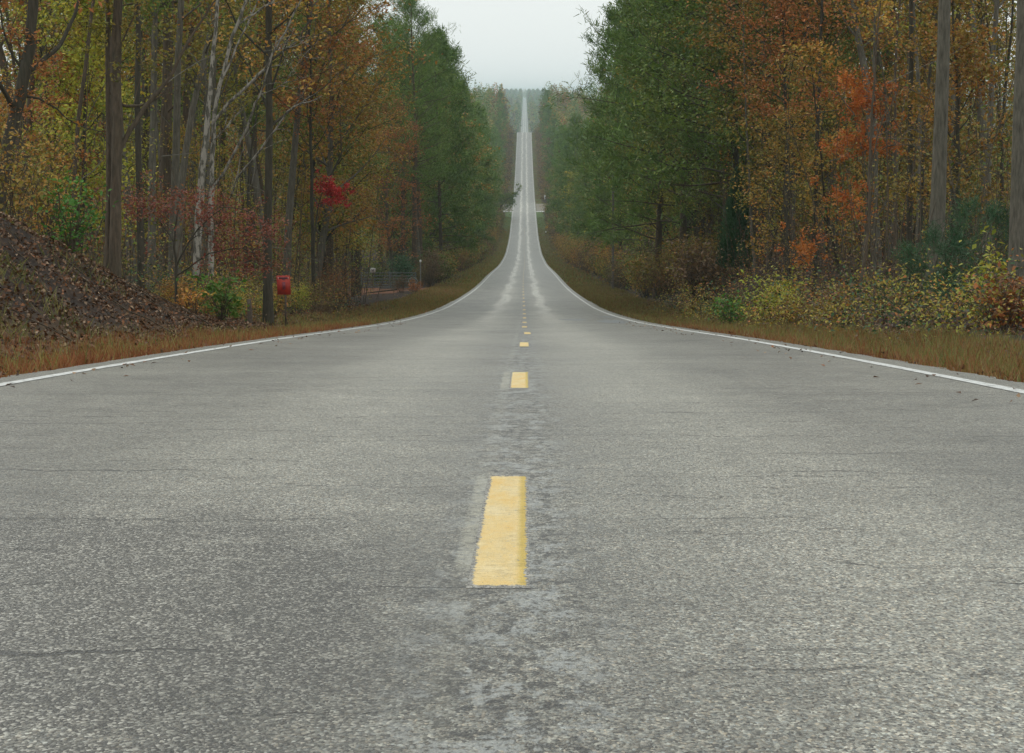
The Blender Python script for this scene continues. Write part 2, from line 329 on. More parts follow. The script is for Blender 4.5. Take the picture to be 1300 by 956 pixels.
def paintmat(name, c, wear, wscale, lo, hi, edge_w=None, x0=None):
    m, N = newmat(name); tc = N('ShaderNodeTexCoord').outputs['Object']
    n = N.noise(N.vmul(tc, (1, .5, 0)), wscale, 5, .75); n2 = N.noise(N.vmul(tc, (1, .5, 0)), 11, 4, .7)
    cc = N.ramp(n2, [(.35, tuple(v*.8 for v in c)), (.65, c)])
    v = N('ShaderNodeTexVoronoi', {'Vector': N.vmul(tc, (1, 1, 0)), 'Scale': 85.})
    asp = N.ramp(N('ShaderNodeSeparateColor', {0: v.outputs['Color']}).outputs[0], [(0, (.05, .05, .045)), (1, (.4, .4, .37))])
    wr = N.ramp(n, [(lo, wear), (hi, 0)])
    cc = N.mix(wr, cc, asp)
    finish(N, cc, .6, v.outputs['Distance'], .35, .006); return m
M_WHITE = paintmat('white_paint', (.74, .75, .72), .9, 14., .37, .50)
M_YEL = paintmat('yellow_paint', (.84, .62, .25), .75, 24., .30, .42)
m, N = newmat('yellow_paint_near'); tc = N('ShaderNodeTexCoord').outputs['Object']; sx = N('ShaderNodeSeparateXYZ', {0: tc}); X_ = sx.outputs[0]
nn = N.noise(N.vmul(tc, (1, .5, 0)), 60., 4, .75); nb = N.noise(N.vmul(tc, (1, .25, 0)), 9., 4, .65); nc = N.noise(N.vmul(tc, (.5, 2.2, 0)), 14., 5, .7)
eL = N('ShaderNodeMapRange', {0: N.math('ADD', X_, N.math('MULTIPLY', nb, .03)), 1: -.040, 2: -.056}).outputs[0]; eR = N('ShaderNodeMapRange', {0: N.math('SUBTRACT', X_, N.math('MULTIPLY', nb, .02)), 1: .040, 2: .058}).outputs[0]
eY = N.math('MINIMUM', N('ShaderNodeMapRange', {0: N.math('ABSOLUTE', N.math('SUBTRACT', sx.outputs[1], 6.715)), 1: 1.49, 2: 1.56}).outputs[0], N('ShaderNodeMapRange', {0: N.math('ABSOLUTE', N.math('SUBTRACT', sx.outputs[1], 17.425)), 1: 1.58, 2: 1.67}).outputs[0])
eY = N.math('MULTIPLY', eY, 1.0); e_ = N.math('MAXIMUM', N.math('MAXIMUM', eL, eR), eY); wr = N.ramp(N.math('ADD', nn, N.math('MULTIPLY', e_, .42)), [(.62, 0), (.68, 1)])
sp = N.ramp(nn, [(.30, 1), (.335, 0)]); wr = N.math('MAXIMUM', wr, sp)
crk = N('ShaderNodeMapRange', {0: N.math('ABSOLUTE', N.math('SUBTRACT', nc, .5)), 1: .016, 2: .004}).outputs[0]; crk = N.math('MULTIPLY', crk, N.ramp(nb, [(.42, 0), (.55, 1)]))
yc = N.ramp(nb, [(.35, (.80, .53, .15)), (.5, (.86, .64, .27)), (.65, (.90, .72, .38))])
yc = N.mix(N('ShaderNodeMapRange', {0: N.math('ADD', X_, N.math('MULTIPLY', N.math('ADD', nb, nn), .022)), 1: .054, 2: .070}).outputs[0], yc, (.66, .46, .07))
yc = N.mix(N.math('MULTIPLY', crk, .55), yc, (.30, .20, .07))
v = N('ShaderNodeTexVoronoi', {'Vector': N.vmul(tc, (1, .5, 0)), 'Scale': 195.}); vcc = N('ShaderNodeSeparateColor', {0: v.outputs['Color']})
yc = N.mix(N.math('MULTIPLY', N.ramp(vcc.outputs[1], [(.8, 0), (1, .5)]), .6), yc, (.55, .40, .16))
asp = N.ramp(vcc.outputs[0], [(0, (.06, .056, .048)), (.22, (.17, .162, .14)), (.6, (.30, .285, .25)), (1, (.52, .50, .44))])
finish(N, N.mix(wr, yc, asp), .55, N.math('ADD', v.outputs['Distance'], N.math('MULTIPLY', crk, -.6)), .6, .008); M_YN = m
M_YELF = paintmat('yellow_paint_dulled', (.74, .55, .24), .6, 24., .36, .5)
for s, e in ((-1, EDGE_L), (1, EDGE_R)):
    yy = ysamples(-60, 6380); wd = .055 + .008*np.sin(yy*1.7)*np.cos(yy*.43)
    v = np.stack([np.stack([e - wd, yy, zr(yy)+.008], 1), np.stack([e + wd, yy, zr(yy)+.008], 1)], 1).reshape(-1, 3)
    i = np.arange(len(yy)-1)*2; a = Acc(); a.add(v, np.stack([i, i+1, i+3, i+2], 1))
    a.obj('edge_line', M_WHITE, road)
# centre dashes: the irregular first ones, then every 12.2 m
dashes = [(5.15, 8.28, -.004), (15.75, 19.1, .018), (29.0, 31.9, .045), (40.6, 43.7, .10)]
yv = 52.6
while yv < 640: dashes.append((yv, yv + 3.05, .06*math.sin(yv*.02+.3) - .01)); yv += 12.19
for k, (y0, y1, xo) in enumerate(dashes):
    near = k < 2; n = 60 if near else 8
    yy = np.linspace(y0, y1, n+1); l = np.full(n+1, -.055); r = np.full(n+1, .055); hz = .0085
    if near: l = l - .016 + rng.normal(size=n+1)*.0008; r = r + .012 + rng.normal(size=n+1)*.0008; hz = .0048
    xo_ = 0 if near else xo
    v = np.stack([np.stack([xo_ + l, yy, zr(yy)+hz], 1), np.stack([xo_ + r, yy, zr(yy)+hz], 1)], 1).reshape(-1, 3)
    i = np.arange(n)*2; a = Acc(); a.add(v, np.stack([i, i+1, i+3, i+2], 1))
    o_ = a.obj('centre_dash', M_YN if k < 2 else M_YEL if k < 14 else M_YELF, road); o_.location.x = xo if near else 0
# dark tar patches in the right lane
m, N = newmat('tar_patch'); tc = N('ShaderNodeTexCoord').outputs['Object']
finish(N, N.ramp(N.noise(tc, 9, 4, .7), [(.3, (.09, .10, .105)), (.7, (.19, .2, .2))]), .45); M_TAR = m
for (x0, x1, y0, y1) in ((2.2, 3.0, 63, 74), (1.1, 2.0, 71, 75.5), (2.6, 3.1, 80, 84)):
    th = np.linspace(0, 2*np.pi, 15)[:-1]; rr = 1 + .22*rng.normal(size=14)
    pts = [((x0+x1)/2 + math.cos(t)*(x1-x0)/2*q, (y0+y1)/2 + math.sin(t)*(y1-y0)/2*q) for t, q in zip(th, rr)]
    v = [((x0+x1)/2, (y0+y1)/2, float(zr((y0+y1)/2))+.0065)] + [(x, y, float(zr(y))+.0065) for x, y in pts]
    a = Acc(); a.add(v, [(0, 1+i, 1+(i+1) % 14, 1+(i+2) % 14) for i in range(0, 14, 2)]); a.obj('tar_patch', M_TAR, road)
# side road that crosses in the bottom of the dip
m, N = newmat('pale_gravel'); tc = N('ShaderNodeTexCoord').outputs['Object']
finish(N, N.ramp(N.noise(tc, 3, 5, .7), [(.3, (.16, .14, .11)), (.7, (.28, .25, .20))]), .9); M_GRAV = m
for s, e in ((-1, PAVE_L-.05), (1, PAVE_R+.05)):
    xs_ = np.array([e, e+s*1, e+s*3, e+s*8, e+s*20, e+s*45.])[::s]
    kind(strip('side_road', xs_, np.arange(733, 783, 5.), lambda x, y: G(x, y) + .03, M_GRAV), 'structure')
    kind(strip('stop_line', np.array([e, e+s*3.2])[::s], np.array([729.5, 732.8]), lambda x, y: G(x, y) + .05, M_WHITE), 'structure')

# ------------------------------------------------------------------ tree generators
def path(rng, p0, d, L, n, curl=.15, upc=0.):
    p = np.array(p0, float); d = np.array(d, float); d /= np.linalg.norm(d); pts = [p.copy()]
    for i in range(n):
        d = d + rng.normal(size=3)*curl; d[2] += upc; d /= np.linalg.norm(d); p = p + d*L/n; pts.append(p.copy())
    return np.array(pts)
def decid(seed, H=18, r0=.18, cb=.3, Rc=3.5, nl=26, sub=5, clump=26, leafL=.14, spread=.38, lean=(0, 0), elev=(.35, 1.0), wig=.05, sides=9, leafless=0.):
    rng = np.random.default_rng(seed); T = Acc(); C = Acc()
    tp = path(rng, (0, 0, -.3), (lean[0], lean[1], 1), H+.3, 14, wig, .03)
    u = np.linspace(0, 1, 15); rad = r0*(1-u*.88)*(1+.4*np.exp(-u*30))
    T.tube(tp, rad, sides); cen = []
    for i in range(nl):
        q = (i+rng.uniform(0, 1))/nl; hu = cb + (1-cb)*q*.97; k = hu*14; k0 = int(min(k, 13)); b = tp[k0]*(1-(k-k0)) + tp[k0+1]*(k-k0)
        L = Rc*(math.sin(math.pi*(.22+.74*q))**.8)*rng.uniform(.7, 1.2); az = i*2.4 + rng.uniform(-.5, .5); e = rng.uniform(*elev) + q*.25
        d = (math.cos(az)*math.cos(e), math.sin(az)*math.cos(e), math.sin(e))
        lp = path(rng, b, d, L, 5, .16, .02); rl = max(.012, r0*(1-hu*.85)*.42); T.tube(lp, np.linspace(rl, rl*.25, 6), 5)
        for j in range(sub):
            t = rng.uniform(.3, 1)*5; t0 = int(min(t, 4)); sb = lp[t0]*(1-(t-t0)) + lp[t0+1]*(t-t0)
            sdv = (lp[-1]-lp[0])/L + rng.normal(size=3)*.75; sp = path(rng, sb, sdv, L*.33*rng.uniform(.6, 1.2)+.15, 3, .25, .02)
            T.tube(sp, np.linspace(rl*.35, .006, 4), 3); cen += [sp[-1], sp[2], sp[1]]
    cen = np.array(cen); keep = rng.uniform(size=len(cen)) > leafless; cen = cen[keep]
    if len(cen) and clump:
        c = np.repeat(cen, clump//3+1, 0); off = rng.normal(size=c.shape)*np.array([spread, spread, spread*.45])*np.repeat(rng.uniform(.55, 1.25, len(cen)), clump//3+1)[:, None]
        C.leaves(c+off, rng, leafL)
    return T, C
def pine(seed, H=24, r0=.24, cb=.3, Rc=3.6, nl=60, sub=6, nt_=8, L=.34, W=.035, sides=9, dead=5):
    rng = np.random.default_rng(seed); T = Acc(); C = Acc()
    tp = path(rng, (0, 0, -.3), (0, 0, 1), H+.3, 14, .018, .03); u = np.linspace(0, 1, 15)
    T.tube(tp, r0*(1-u*.9)*(1+.4*np.exp(-u*22)), sides); cen = []; dirs = []
    for i in range(nl):
        q = (i+rng.uniform(0, 1))/nl; hu = cb + (1-cb)*q*.99; k = hu*14; k0 = int(min(k, 13)); b = tp[k0]*(1-(k-k0)) + tp[k0+1]*(k-k0)
        Lm = Rc*(max(.02, math.sin(math.pi*(.2+.76*q)))**.75)*rng.uniform(.6, 1.2)+.35; az = i*2.4+rng.uniform(-.5, .5); e = -.05 + q*1.0 + rng.uniform(-.15, .2)
        d = (math.cos(az)*math.cos(e), math.sin(az)*math.cos(e), math.sin(e)); lp = path(rng, b, d, Lm, 5, .1, .05)
        rl = r0*(1-hu*.8)*.28; T.tube(lp, np.linspace(rl, .01, 6), 4)
        for j in range(sub):
            t = rng.uniform(.35, 1)*5; t0 = int(min(t, 4)); sb = lp[t0]*(1-(t-t0)) + lp[t0+1]*(t-t0)
            dd = (lp[-1]-lp[0])/Lm + rng.normal(size=3)*.6; dd[2] += .25; sp = path(rng, sb, dd, Lm*.28*rng.uniform(.5, 1.2)+.15, 2, .2, .1)
            T.tube(sp, np.linspace(rl*.3, .006, 3), 3)
            for m_ in (1, 2): cen.append(sp[m_]); dirs.append(dd)
        cen.append(lp[-1]); dirs.append(np.array(d)); cen.append(lp[-2]); dirs.append(np.array(d))
    for i in range(dead):
        h_ = H*rng.uniform(.08, cb); az = rng.uniform(0, 6.3); T.tube(path(rng, (tp[int(h_/H*14)][0], tp[int(h_/H*14)][1], h_), (math.cos(az), math.sin(az), rng.uniform(-.2, .3)), rng.uniform(.6, 2.2), 3, .15), np.linspace(.035, .008, 4), 3)
    cen = np.array(cen); dirs = np.array(dirs); dirs /= np.linalg.norm(dirs, axis=1)[:, None]
    c = np.repeat(cen, nt_*2, 0) + rng.normal(size=(len(cen)*nt_*2, 3))*.16*(L/.34); dv = np.repeat(dirs, nt_*2, 0)*.5 + rng.normal(size=c.shape)*.75; dv[:, 2] += .35
    dv /= np.linalg.norm(dv, axis=1)[:, None]; C.blades(c, dv, L*rng.uniform(.6, 1.2, len(c)), W, rng)
    return T, C
def bush(seed, H=1.6, Rb=1.0, ns=14, nleaf=900, leafL=.07, stem_r=.012, low=.15):
    rng = np.random.default_rng(seed); T = Acc(); C = Acc(); cen = []
    for i in range(ns):
        az = rng.uniform(0, 6.3); lean = rng.uniform(.05, .8); r = rng.uniform(0, .25)*Rb
        sp = path(rng, (math.cos(az)*r, math.sin(az)*r, -.08), (math.cos(az)*lean*Rb/H, math.sin(az)*lean*Rb/H, 1), H*rng.uniform(.55, 1.08), 5, .14, -.01)
        T.tube(sp, np.linspace(stem_r, stem_r*.35, 6), 4)
        for j in range(4):
            t = rng.integers(2, 6); q = path(rng, sp[t], rng.normal(size=3)+np.array([0, 0, .6]), H*.28, 3, .2); T.tube(q, np.linspace(stem_r*.5, stem_r*.2, 4), 3); cen += [q[1], q[2], q[3]]
    cen = np.array(cen); cen = cen[cen[:, 2] > low*H]; c = cen[rng.integers(0, len(cen), nleaf)]
    c = c + rng.normal(size=c.shape)*.13*H*.8; c[:, 2] = np.abs(c[:, 2]); C.leaves(c, rng, leafL)
    return T, C
def cedar(seed, H=4., Rb=.9, n=9000, L=.13):
    rng = np.random.default_rng(seed); T = Acc(); C = Acc()
    T.tube(path(rng, (0, 0, -.1), (0, 0, 1), H*.95, 8, .02), np.linspace(.07, .01, 9), 6)
    u = rng.beta(1.1, 1.5, n); az = rng.uniform(0, 6.3, n); rr = Rb*(1-u)**.75*(.75+.3*np.sin(az*5+u*11))*rng.uniform(.35, 1.05, n)**.6
    c = np.stack([np.cos(az)*rr, np.sin(az)*rr, .08*H+u*H*.94], 1); d = np.stack([np.cos(az)*.6, np.sin(az)*.6, np.full(n, .8)], 1) + rng.normal(size=(n, 3))*.3
    d /= np.linalg.norm(d, axis=1)[:, None]; C.blades(c, d, L*rng.uniform(.6, 1.3, n), .035, rng); return T, C
LIB = {}
def lib(key, TC, bm):
    T, C = TC; LIB[key] = (T.mesh('trunk', bm, True), C.mesh('crown', LM['olive']) if C.n else None)
for i in range(3):
    lib(('pine', i), pine(10+i, H=23, cb=.30+.06*i, Rc=3.4, nl=66, sub=6, nt_=6), B_BROWN)
    lib(('pinefar', i), pine(20+i, H=24, cb=.16+.06*i, Rc=3.7, nl=46, sub=3, nt_=6, L=.48, W=.10, sides=6, dead=2), B_BROWN)
    lib(('tall', i), decid(30+i, H=19, r0=.16, cb=.38, Rc=3.3, nl=26, sub=6, clump=34, leafL=.15, spread=.32, sides=9), B_GREY)
    lib(('edge', i), decid(40+i, H=16, r0=.17, cb=.14, Rc=3.8, nl=36, sub=6, clump=46, leafL=.16, spread=.36), B_DARK)
    lib(('far', i), decid(50+i, H=19, r0=.2, cb=.10, Rc=4.0, nl=28, sub=4, clump=20, leafL=.42, spread=.55, sides=6), B_DARK)
    lib(('under', i), decid(60+i, H=7.5, r0=.06, cb=.16, Rc=2.1, nl=20, sub=4, clump=30, leafL=.12, spread=.25, sides=6, wig=.07), B_DARK)
    lib(('slim', i), decid(70+i, H=15, r0=.075, cb=.5, Rc=1.8, nl=12, sub=4, clump=18, leafL=.13, spread=.35, sides=7, wig=.045), B_BROWN)
    lib(('bush', i), bush(80+i, H=1.5, Rb=1.0, ns=16, nleaf=1500, leafL=.085), B_BROWN)
    lib(('twiggy', i), bush(90+i, H=2.4, Rb=1.3, ns=42, nleaf=2600, leafL=.055, stem_r=.011), B_BROWN)
    lib(('scrub', i), bush(100+i, H=2.6, Rb=1.7, ns=22, nleaf=1500, leafL=.17, stem_r=.02), B_DARK)
lib(('cedar', 0), cedar(7), B_BROWN)
COUNT = {}
def plant(key, x, y, pal, label, cat, name, group=None, sc=1., rz=None, bm=None, szz=None, dz=0.):
    rnd = random.Random(hash((round(x*10), round(y*10)))); rz = rnd.uniform(0, 6.28) if rz is None else rz
    s = (sc, sc, sc*(szz or 1.))
    t = thing(name, label, cat, (x, y, gz(x, y)+dz), rz, s, group)
    tm, cm = LIB[key]; o = link('trunk' if 'bush' not in key[0] and key[0] not in ('twiggy', 'scrub') else 'stems', tm, t)
    if bm is not None: o.material_slots[0].link = 'OBJECT'; o.material_slots[0].material = bm
    if cm: c = link('crown' if o.name.startswith('trunk') else 'foliage', cm, t); c.material_slots[0].link = 'OBJECT'; c.material_slots[0].material = LM[pal]
    COUNT[key[0]] = COUNT.get(key[0], 0) + 1
    return t

# ------------------------------------------------------------------ hero trees
def hero(name, label, cat, base_px, d, trunks, bm, pal, limbs=(), clouds=(), twigs=0, seed=1, top=None):
    """trunks: list of (pixel polyline, radii, depth offset) of a tree standing d metres away"""
    rng = np.random.default_rng(seed); x, y = at(base_px, d); b = Vector((x, y, gz(x, y))); t = thing(name, label, cat, b)
    T = Acc(); ends = []
    def poly(pp, dd):
        pts = np.array([np.array(P(px, py, d + dd*(k/(max(1, len(pp)-1))))) - np.array(b) for k, (px, py) in enumerate(pp)])
        n = len(pts); u = np.linspace(0, n-1, (n-1)*3+1); q = np.stack([np.interp(u, np.arange(n), pts[:, k]) for k in range(3)], 1)
        q[1:-1] = (q[:-2] + 2*q[1:-1] + q[2:])/4; q[1:-1] += rng.normal(size=q[1:-1].shape)*.012; return q
    for pp, rad, dd in trunks:
        q = poly(pp, dd)
        T.tube(q, np.interp(np.linspace(0, 1, len(q)), np.linspace(0, 1, len(rad)), rad), 10 if rad[0] > .05 else 6)
    for pp, rad, dd in limbs:
        q = poly(pp, dd); T.tube(q, np.interp(np.linspace(0, 1, len(q)), np.linspace(0, 1, len(rad)), rad), 6)
        for k in range(twigs):
            i = rng.integers(len(q)//4, len(q)); dv = (q[-1]-q[0])/np.linalg.norm(q[-1]-q[0]) + rng.normal(size=3)*.55
            tw = path(rng, q[i], dv, rng.uniform(.25, 1.0), 4, .2); T.tube(tw, np.linspace(.011, .004, 5), 3); ends.append(tw[-1])
    T.obj('trunk', bm, t, True)
    C = Acc()
    for (px, py, dd, rx, rz_, n, L) in clouds:
        c = np.array(P(px, py, d+dd)) - np.array(b); k = max(3, n//22)
        cc = c + rng.normal(size=(k, 3))*np.array([rx, rx, rz_])*.8; pts = cc[rng.integers(0, k, n)] + rng.normal(size=(n, 3))*.15*min(1, max(.5, rx*.8)); C.leaves(pts, rng, L)
        for q in cc[:12]: T2 = None
    if C.n: C.obj('crown', LM[pal], t)
    return t, b
# dark leaning tree, far left
hero('leaning_tree', 'dark leaning tree with a crooked trunk at the far left above the leafy bank', 'tree', -10, 44,
     [([(-10, 330), (2, 230), (14, 165), (30, 100), (40, 55), (44, 0), (40, -120), (30, -300), (40, -500)], [.15, .13, .115, .11, .10, .095, .08, .06, .02], 0)], B_DARK, 'rust',
     limbs=[([(30, 95), (52, 80), (75, 60), (95, 20), (110, -40)], [.05, .045, .035, .02], 1), ([(20, 140), (0, 110), (-30, 60)], [.05, .03], -1),
            ([(22, 120), (60, 128), (95, 160), (130, 168)], [.025, .015, .008], .5), ([(30, 90), (10, 60), (0, 20), (-10, -40)], [.03, .02, .01], 0)],
     clouds=[(45, 70, 0, .35, .3, 260, .085), (10, 40, 0, .4, .5, 240, .085), (30, 112, 0, .3, .2, 160, .08), (60, -160, 0, 2.0, 1.2, 2500, .12), (10, -300, 0, 2.0, 1.5, 2500, .12)], twigs=4, seed=3)
# brown forked tree on the bank
hero('forked_tree', 'brown rough double trunk tree rooted at the lower end of the leafy bank', 'tree', 143, 47,
     [([(146, 352), (147, 250), (149, 150), (147, 70), (150, 0), (152, -200), (150, -420)], [.13, .105, .10, .095, .09, .07, .02], 0),
      ([(136, 352), (137, 250), (138, 130), (137, 20), (133, -150), (128, -350)], [.06, .055, .05, .045, .035, .01], .6)], B_BROWN, 'olive',
     limbs=[([(150, 195), (165, 165), (185, 135), (205, 112), (225, 80), (240, 50), (262, 15), (290, -20)], [.055, .05, .045, .035, .03, .02, .012], .5),
            ([(140, 118), (155, 135), (175, 135), (198, 128), (212, 110)], [.03, .03, .028, .02, .015], .5), ([(150, 120), (152, 60), (170, 20), (175, -30)], [.025, .02, .01], 0)],
     clouds=[(155, 30, 0, .6, .5, 650, .085), (170, 85, 0, .35, .3, 220, .08), (120, 20, 0, .6, .5, 500, .085), (160, -200, 0, 2.0, 1.5, 3500, .12)], twigs=5, seed=4)
# white-barked tree with long pale limbs
syc, _ = hero('pale_branched_tree', 'white mottled tree with long bare pale limbs fanning out over the left roadside woods', 'tree', 262, 60,
     [([(250, 350), (252, 270), (258, 210), (262, 170), (267, 120), (272, 60), (277, 0), (285, -150), (290, -330)], [.11, .095, .085, .08, .06, .05, .045, .03, .01], 0),
      ([(268, 350), (268, 260), (270, 200), (272, 150), (278, 110), (290, 60), (305, 20), (320, -20), (340, -120)], [.08, .07, .06, .055, .05, .045, .04, .03, .02], .8)], B_WHITE, 'gold',
     limbs=[([(270, 155), (292, 130), (315, 108), (336, 88), (352, 60), (368, 30), (385, -5)], [.045, .042, .04, .035, .03, .025, .018], -1),
            ([(272, 236), (290, 210), (305, 180), (318, 150), (328, 125), (345, 75), (352, 45)], [.04, .036, .034, .03, .026, .018, .01], -1.5),
            ([(300, 228), (318, 205), (335, 185), (350, 165), (365, 142), (378, 132), (392, 131), (408, 122)], [.03, .028, .026, .024, .02, .016, .010], -2),
            ([(278, 110), (300, 60), (318, 20), (335, -20)], [.03, .025, .02, .012], 0), ([(305, 30), (330, 12), (350, 0), (370, -25)], [.025, .022, .018, .01], 0),
            ([(270, 180), (285, 165), (300, 145), (310, 138)], [.02, .015, .008], 0), ([(282, 280), (292, 250), (300, 235), (305, 200)], [.022, .02, .012], -1),
            ([(335, 65), (370, 60), (395, 50), (415, 38)], [.014, .01, .006], -1), ([(330, 120), (360, 108), (385, 72)], [.015, .01, .006], -1), ([(345, 85), (365, 82), (382, 70)], [.012, .008], -1)],
     clouds=[(300, -200, 0, 2.5, 1.5, 3000, .13)], twigs=6, seed=5)
hero('maroon_dogwood', 'small dogwood with layered maroon leaves beneath the white mottled tree', 'tree', 225, 51,
     [([(222, 400), (224, 340), (220, 300), (228, 262)], [.035, .03, .02, .01], 0)], B_DARK, 'maroon',
     limbs=[([(223, 340), (250, 290), (285, 262), (315, 268)], [.02, .015, .01, .006], -.5), ([(222, 310), (200, 275), (175, 255)], [.015, .012, .006], .5), ([(224, 350), (265, 320), (310, 315), (340, 330)], [.018, .014, .006], 0)],
     clouds=[(215, 250, 0, .75, .16, 950, .07), (180, 262, 0, .4, .15, 350, .07), (265, 272, 0, .7, .2, 900, .07), (310, 290, 0, .6, .2, 700, .07), (285, 320, 0, .6, .18, 600, .07), (325, 335, 0, .4, .2, 350, .07)], twigs=4, seed=6)
hero('red_maple_sapling', 'slender maple carrying a bright scarlet clump of leaves on the left side', 'tree', 405, 100,
     [([(400, 392), (398, 320), (402, 270), (412, 235), (425, 228)], [.05, .04, .03, .02, .01], 0)], B_DARK, 'red', limbs=[([(400, 262), (420, 250), (438, 242)], [.015, .01, .005], 0)],
     clouds=[(411, 233, 0, .3, .3, 420, .12), (425, 243, 0, .38, .3, 600, .12), (436, 248, 0, .2, .2, 240, .12), (415, 258, 0, .3, .15, 200, .12)], twigs=3, seed=7)
hero('orange_maple', 'orange maple glowing among the brown trunks on the right side', 'tree', 1100, 66,
     [([(1092, 400), (1098, 320), (1102, 240), (1108, 170), (1112, 100), (1105, 60)], [.06, .05, .045, .035, .02, .01], 0)], B_GREY, 'orange',
     limbs=[([(1103, 230), (1090, 170), (1078, 130)], [.02, .015, .006], 0), ([(1104, 210), (1122, 160), (1135, 130)], [.02, .012, .006], 0), ([(1100, 280), (1080, 250), (1062, 240)], [.018, .01, .005], 0), ([(1100, 300), (1130, 250), (1160, 215)], [.02, .015, .008], 0)],
     clouds=[(1082, 128, 0, .5, .4, 900, .095), (1110, 142, 0, .45, .35, 700, .095), (1075, 180, 0, .5, .3, 750, .095), (1105, 185, 0, .45, .3, 700, .095), (1068, 240, 0, .4, .25, 420, .095), (1085, 262, 0, .4, .25, 420, .09), (1080, 98, 0, .3, .18, 260, .09), (1030, 310, 0, .4, .3, 400, .09), (1020, 325, 0, .3, .2, 200, .09), (1110, 115, 0, .5, .2, 300, .09)], twigs=4, seed=8)
hero('leaning_sapling', 'thin brown sapling leaning right behind the low shrubs on the right verge', 'tree', 1080, 47,
     [([(1082, 428), (1088, 395), (1094, 350), (1100, 320), (1104, 270), (1104, 200), (1110, 100), (1118, 0), (1125, -100)], [.045, .035, .03, .028, .025, .025, .02, .015, .008], 0)], B_BROWN, 'gold',
     limbs=[([(1105, 215), (1120, 150), (1128, 140), (1140, 118)], [.016, .012, .006], 0), ([(1104, 335), (1118, 350), (1128, 342), (1140, 330)], [.012, .008], -.4), ([(1120, 190), (1140, 180), (1155, 160)], [.012, .006], 0)],
     clouds=[(1115, 20, 0, .4, .4, 300, .08), (1120, -40, 0, .5, .4, 500, .08)], twigs=5, seed=9)
for (px, d, H_, sd_, lab, pal_) in ((1003, 84, 12.5, 501, 'tall soft orange tree left of the young pine on the right', 'rust'), (965, 118, 21, 502, 'tall tree with soft orange crown top above the stout brown pine trunk', 'rust'),
        (1052, 108, 13, 503, 'soft orange tree behind the young green pine on the right', 'orange'), (1225, 62, 9, 504, 'golden leaved tree between the two thick grey trunks on the right', 'gold'),
        (395, 92, 15, 505, 'broad rust orange tree above the scarlet clump on the left', 'rust'), (446, 140, 19, 506, 'broad orange brown tree above the field gate', 'rust'), (95, 62, 8, 507, 'yellow green tree behind the dark leaning tree', 'ygreen')):
    T, C = decid(sd_, H=H_, r0=.09, cb=.4 if H_ > 10 else .25, Rc=H_*.21, nl=24, sub=6, clump=50, leafL=.12, spread=.3, sides=7, wig=.04); x, y = at(px, d); t = thing('hardwood_tree', lab, 'tree', (x, y, gz(x, y))); T.obj('trunk', B_DARK, t, True); C.obj('crown', LM[pal_], t)
for (px, d, H_, sd_, lab) in ((893, 116, 19, 511, 'large full green hardwood left of the cedar on the right'), (936, 101, 18, 513, 'green hardwood whose boughs hang over the cedar on the right'),
        (563, 268, 17, 515, 'round crowned olive green hardwood below the pines on the left'), (600, 400, 18, 516, 'olive green hardwood farther down the left side beyond the round crowned one')):
    T, C = decid(sd_, H=H_, r0=.17, cb=.2, Rc=H_*.22, nl=40, sub=6, clump=60, leafL=.17 if d < 160 else .24 if d < 200 else .30, spread=.38, sides=7, wig=.03, elev=(.0, .6)); x, y = at(px, d); t = thing('hardwood_tree', lab, 'tree', (x, y, gz(x, y))); T.obj('trunk', B_DARK, t, True); C.obj('crown', LM['green'], t)
for (px, d, H_, sd_, lab) in ((836, 128, 24, 521, 'full dark pine third left of the cedar on the right'), (868, 120, 23, 522, 'broad dark pine with sweeping boughs second left of the cedar'), (925, 106, 22, 523, 'dark pine standing just behind the cedar'),
        (822, 165, 25, 524, 'tall dark pine whose crown meets the sky right of the road'), (790, 214, 23, 525, 'tall pine behind the slim grey pole'), (560, 225, 22, 526, 'dark pine whose crown meets the sky left of the road')):
    T, C = pine(sd_, H=H_, r0=.2, cb=.13, Rc=4.3, nl=74, sub=6, nt_=7, L=.36 if d < 150 else .5, W=.045 if d < 150 else .075); x, y = at(px, d)
    t = thing('pine_tree', lab, 'pine tree', (x, y, gz(x, y))); T.obj('trunk', B_BROWN, t, True); C.obj('crown', LM['pine'], t)
# big trunks with exact places
def trunk_tree(px, d, r, key, bm, pal, label, H=1., name='hardwood_tree', cat='tree', rz=None):
    x, y = at(px, d); base_r = {'tall': .16, 'pine': .24, 'slim': .075, 'edge': .17}[key[0]]
    return plant(key, x, y, pal, label, cat, name, sc=r/base_r if False else H, rz=rz, bm=bm)
T1 = lambda seed, H, r, cb, pal, bm, px, d, label, name='hardwood_tree', lean=(0, 0), wig=.02, nl=20, elev=(.35, 1.0), clump=24: _t1(seed, H, r, cb, pal, bm, px, d, label, name, lean, wig, nl, elev, clump)
def _t1(seed, H, r, cb, pal, bm, px, d, label, name, lean, wig, nl, elev, clump):
    T, C = decid(seed, H=H, r0=r, cb=cb, Rc=2.8, nl=nl, sub=4, clump=clump, leafL=.13, lean=lean, wig=wig, elev=elev, sides=12)
    x, y = at(px, d); t = thing(name, label, 'tree', (x, y, gz(x, y))); T.obj('trunk', bm, t, True); C.obj('crown', LM[pal], t); return t
T1(201, 21, .135, .42, 'ygreen', B_GREY, 187, 72, 'straight pale grey trunk left of the maroon dogwood, rising out of the picture')
T1(202, 20, .13, .40, 'gold', B_GREY, 213, 66, 'darker grey ridged trunk just right of the straight pale one on the left', wig=.03)
T1(203, 19, .12, .26, 'gold', B_DARK, 338, 62, 'dark trunk standing beside the red notice on the left roadside', wig=.015, nl=26, elev=(.1, .7))
T1(204, 20, .20, .40, 'gold', B_GREY, 1190, 55, 'thick grey trunk with a slight bend standing in the right roadside woods', wig=.015)
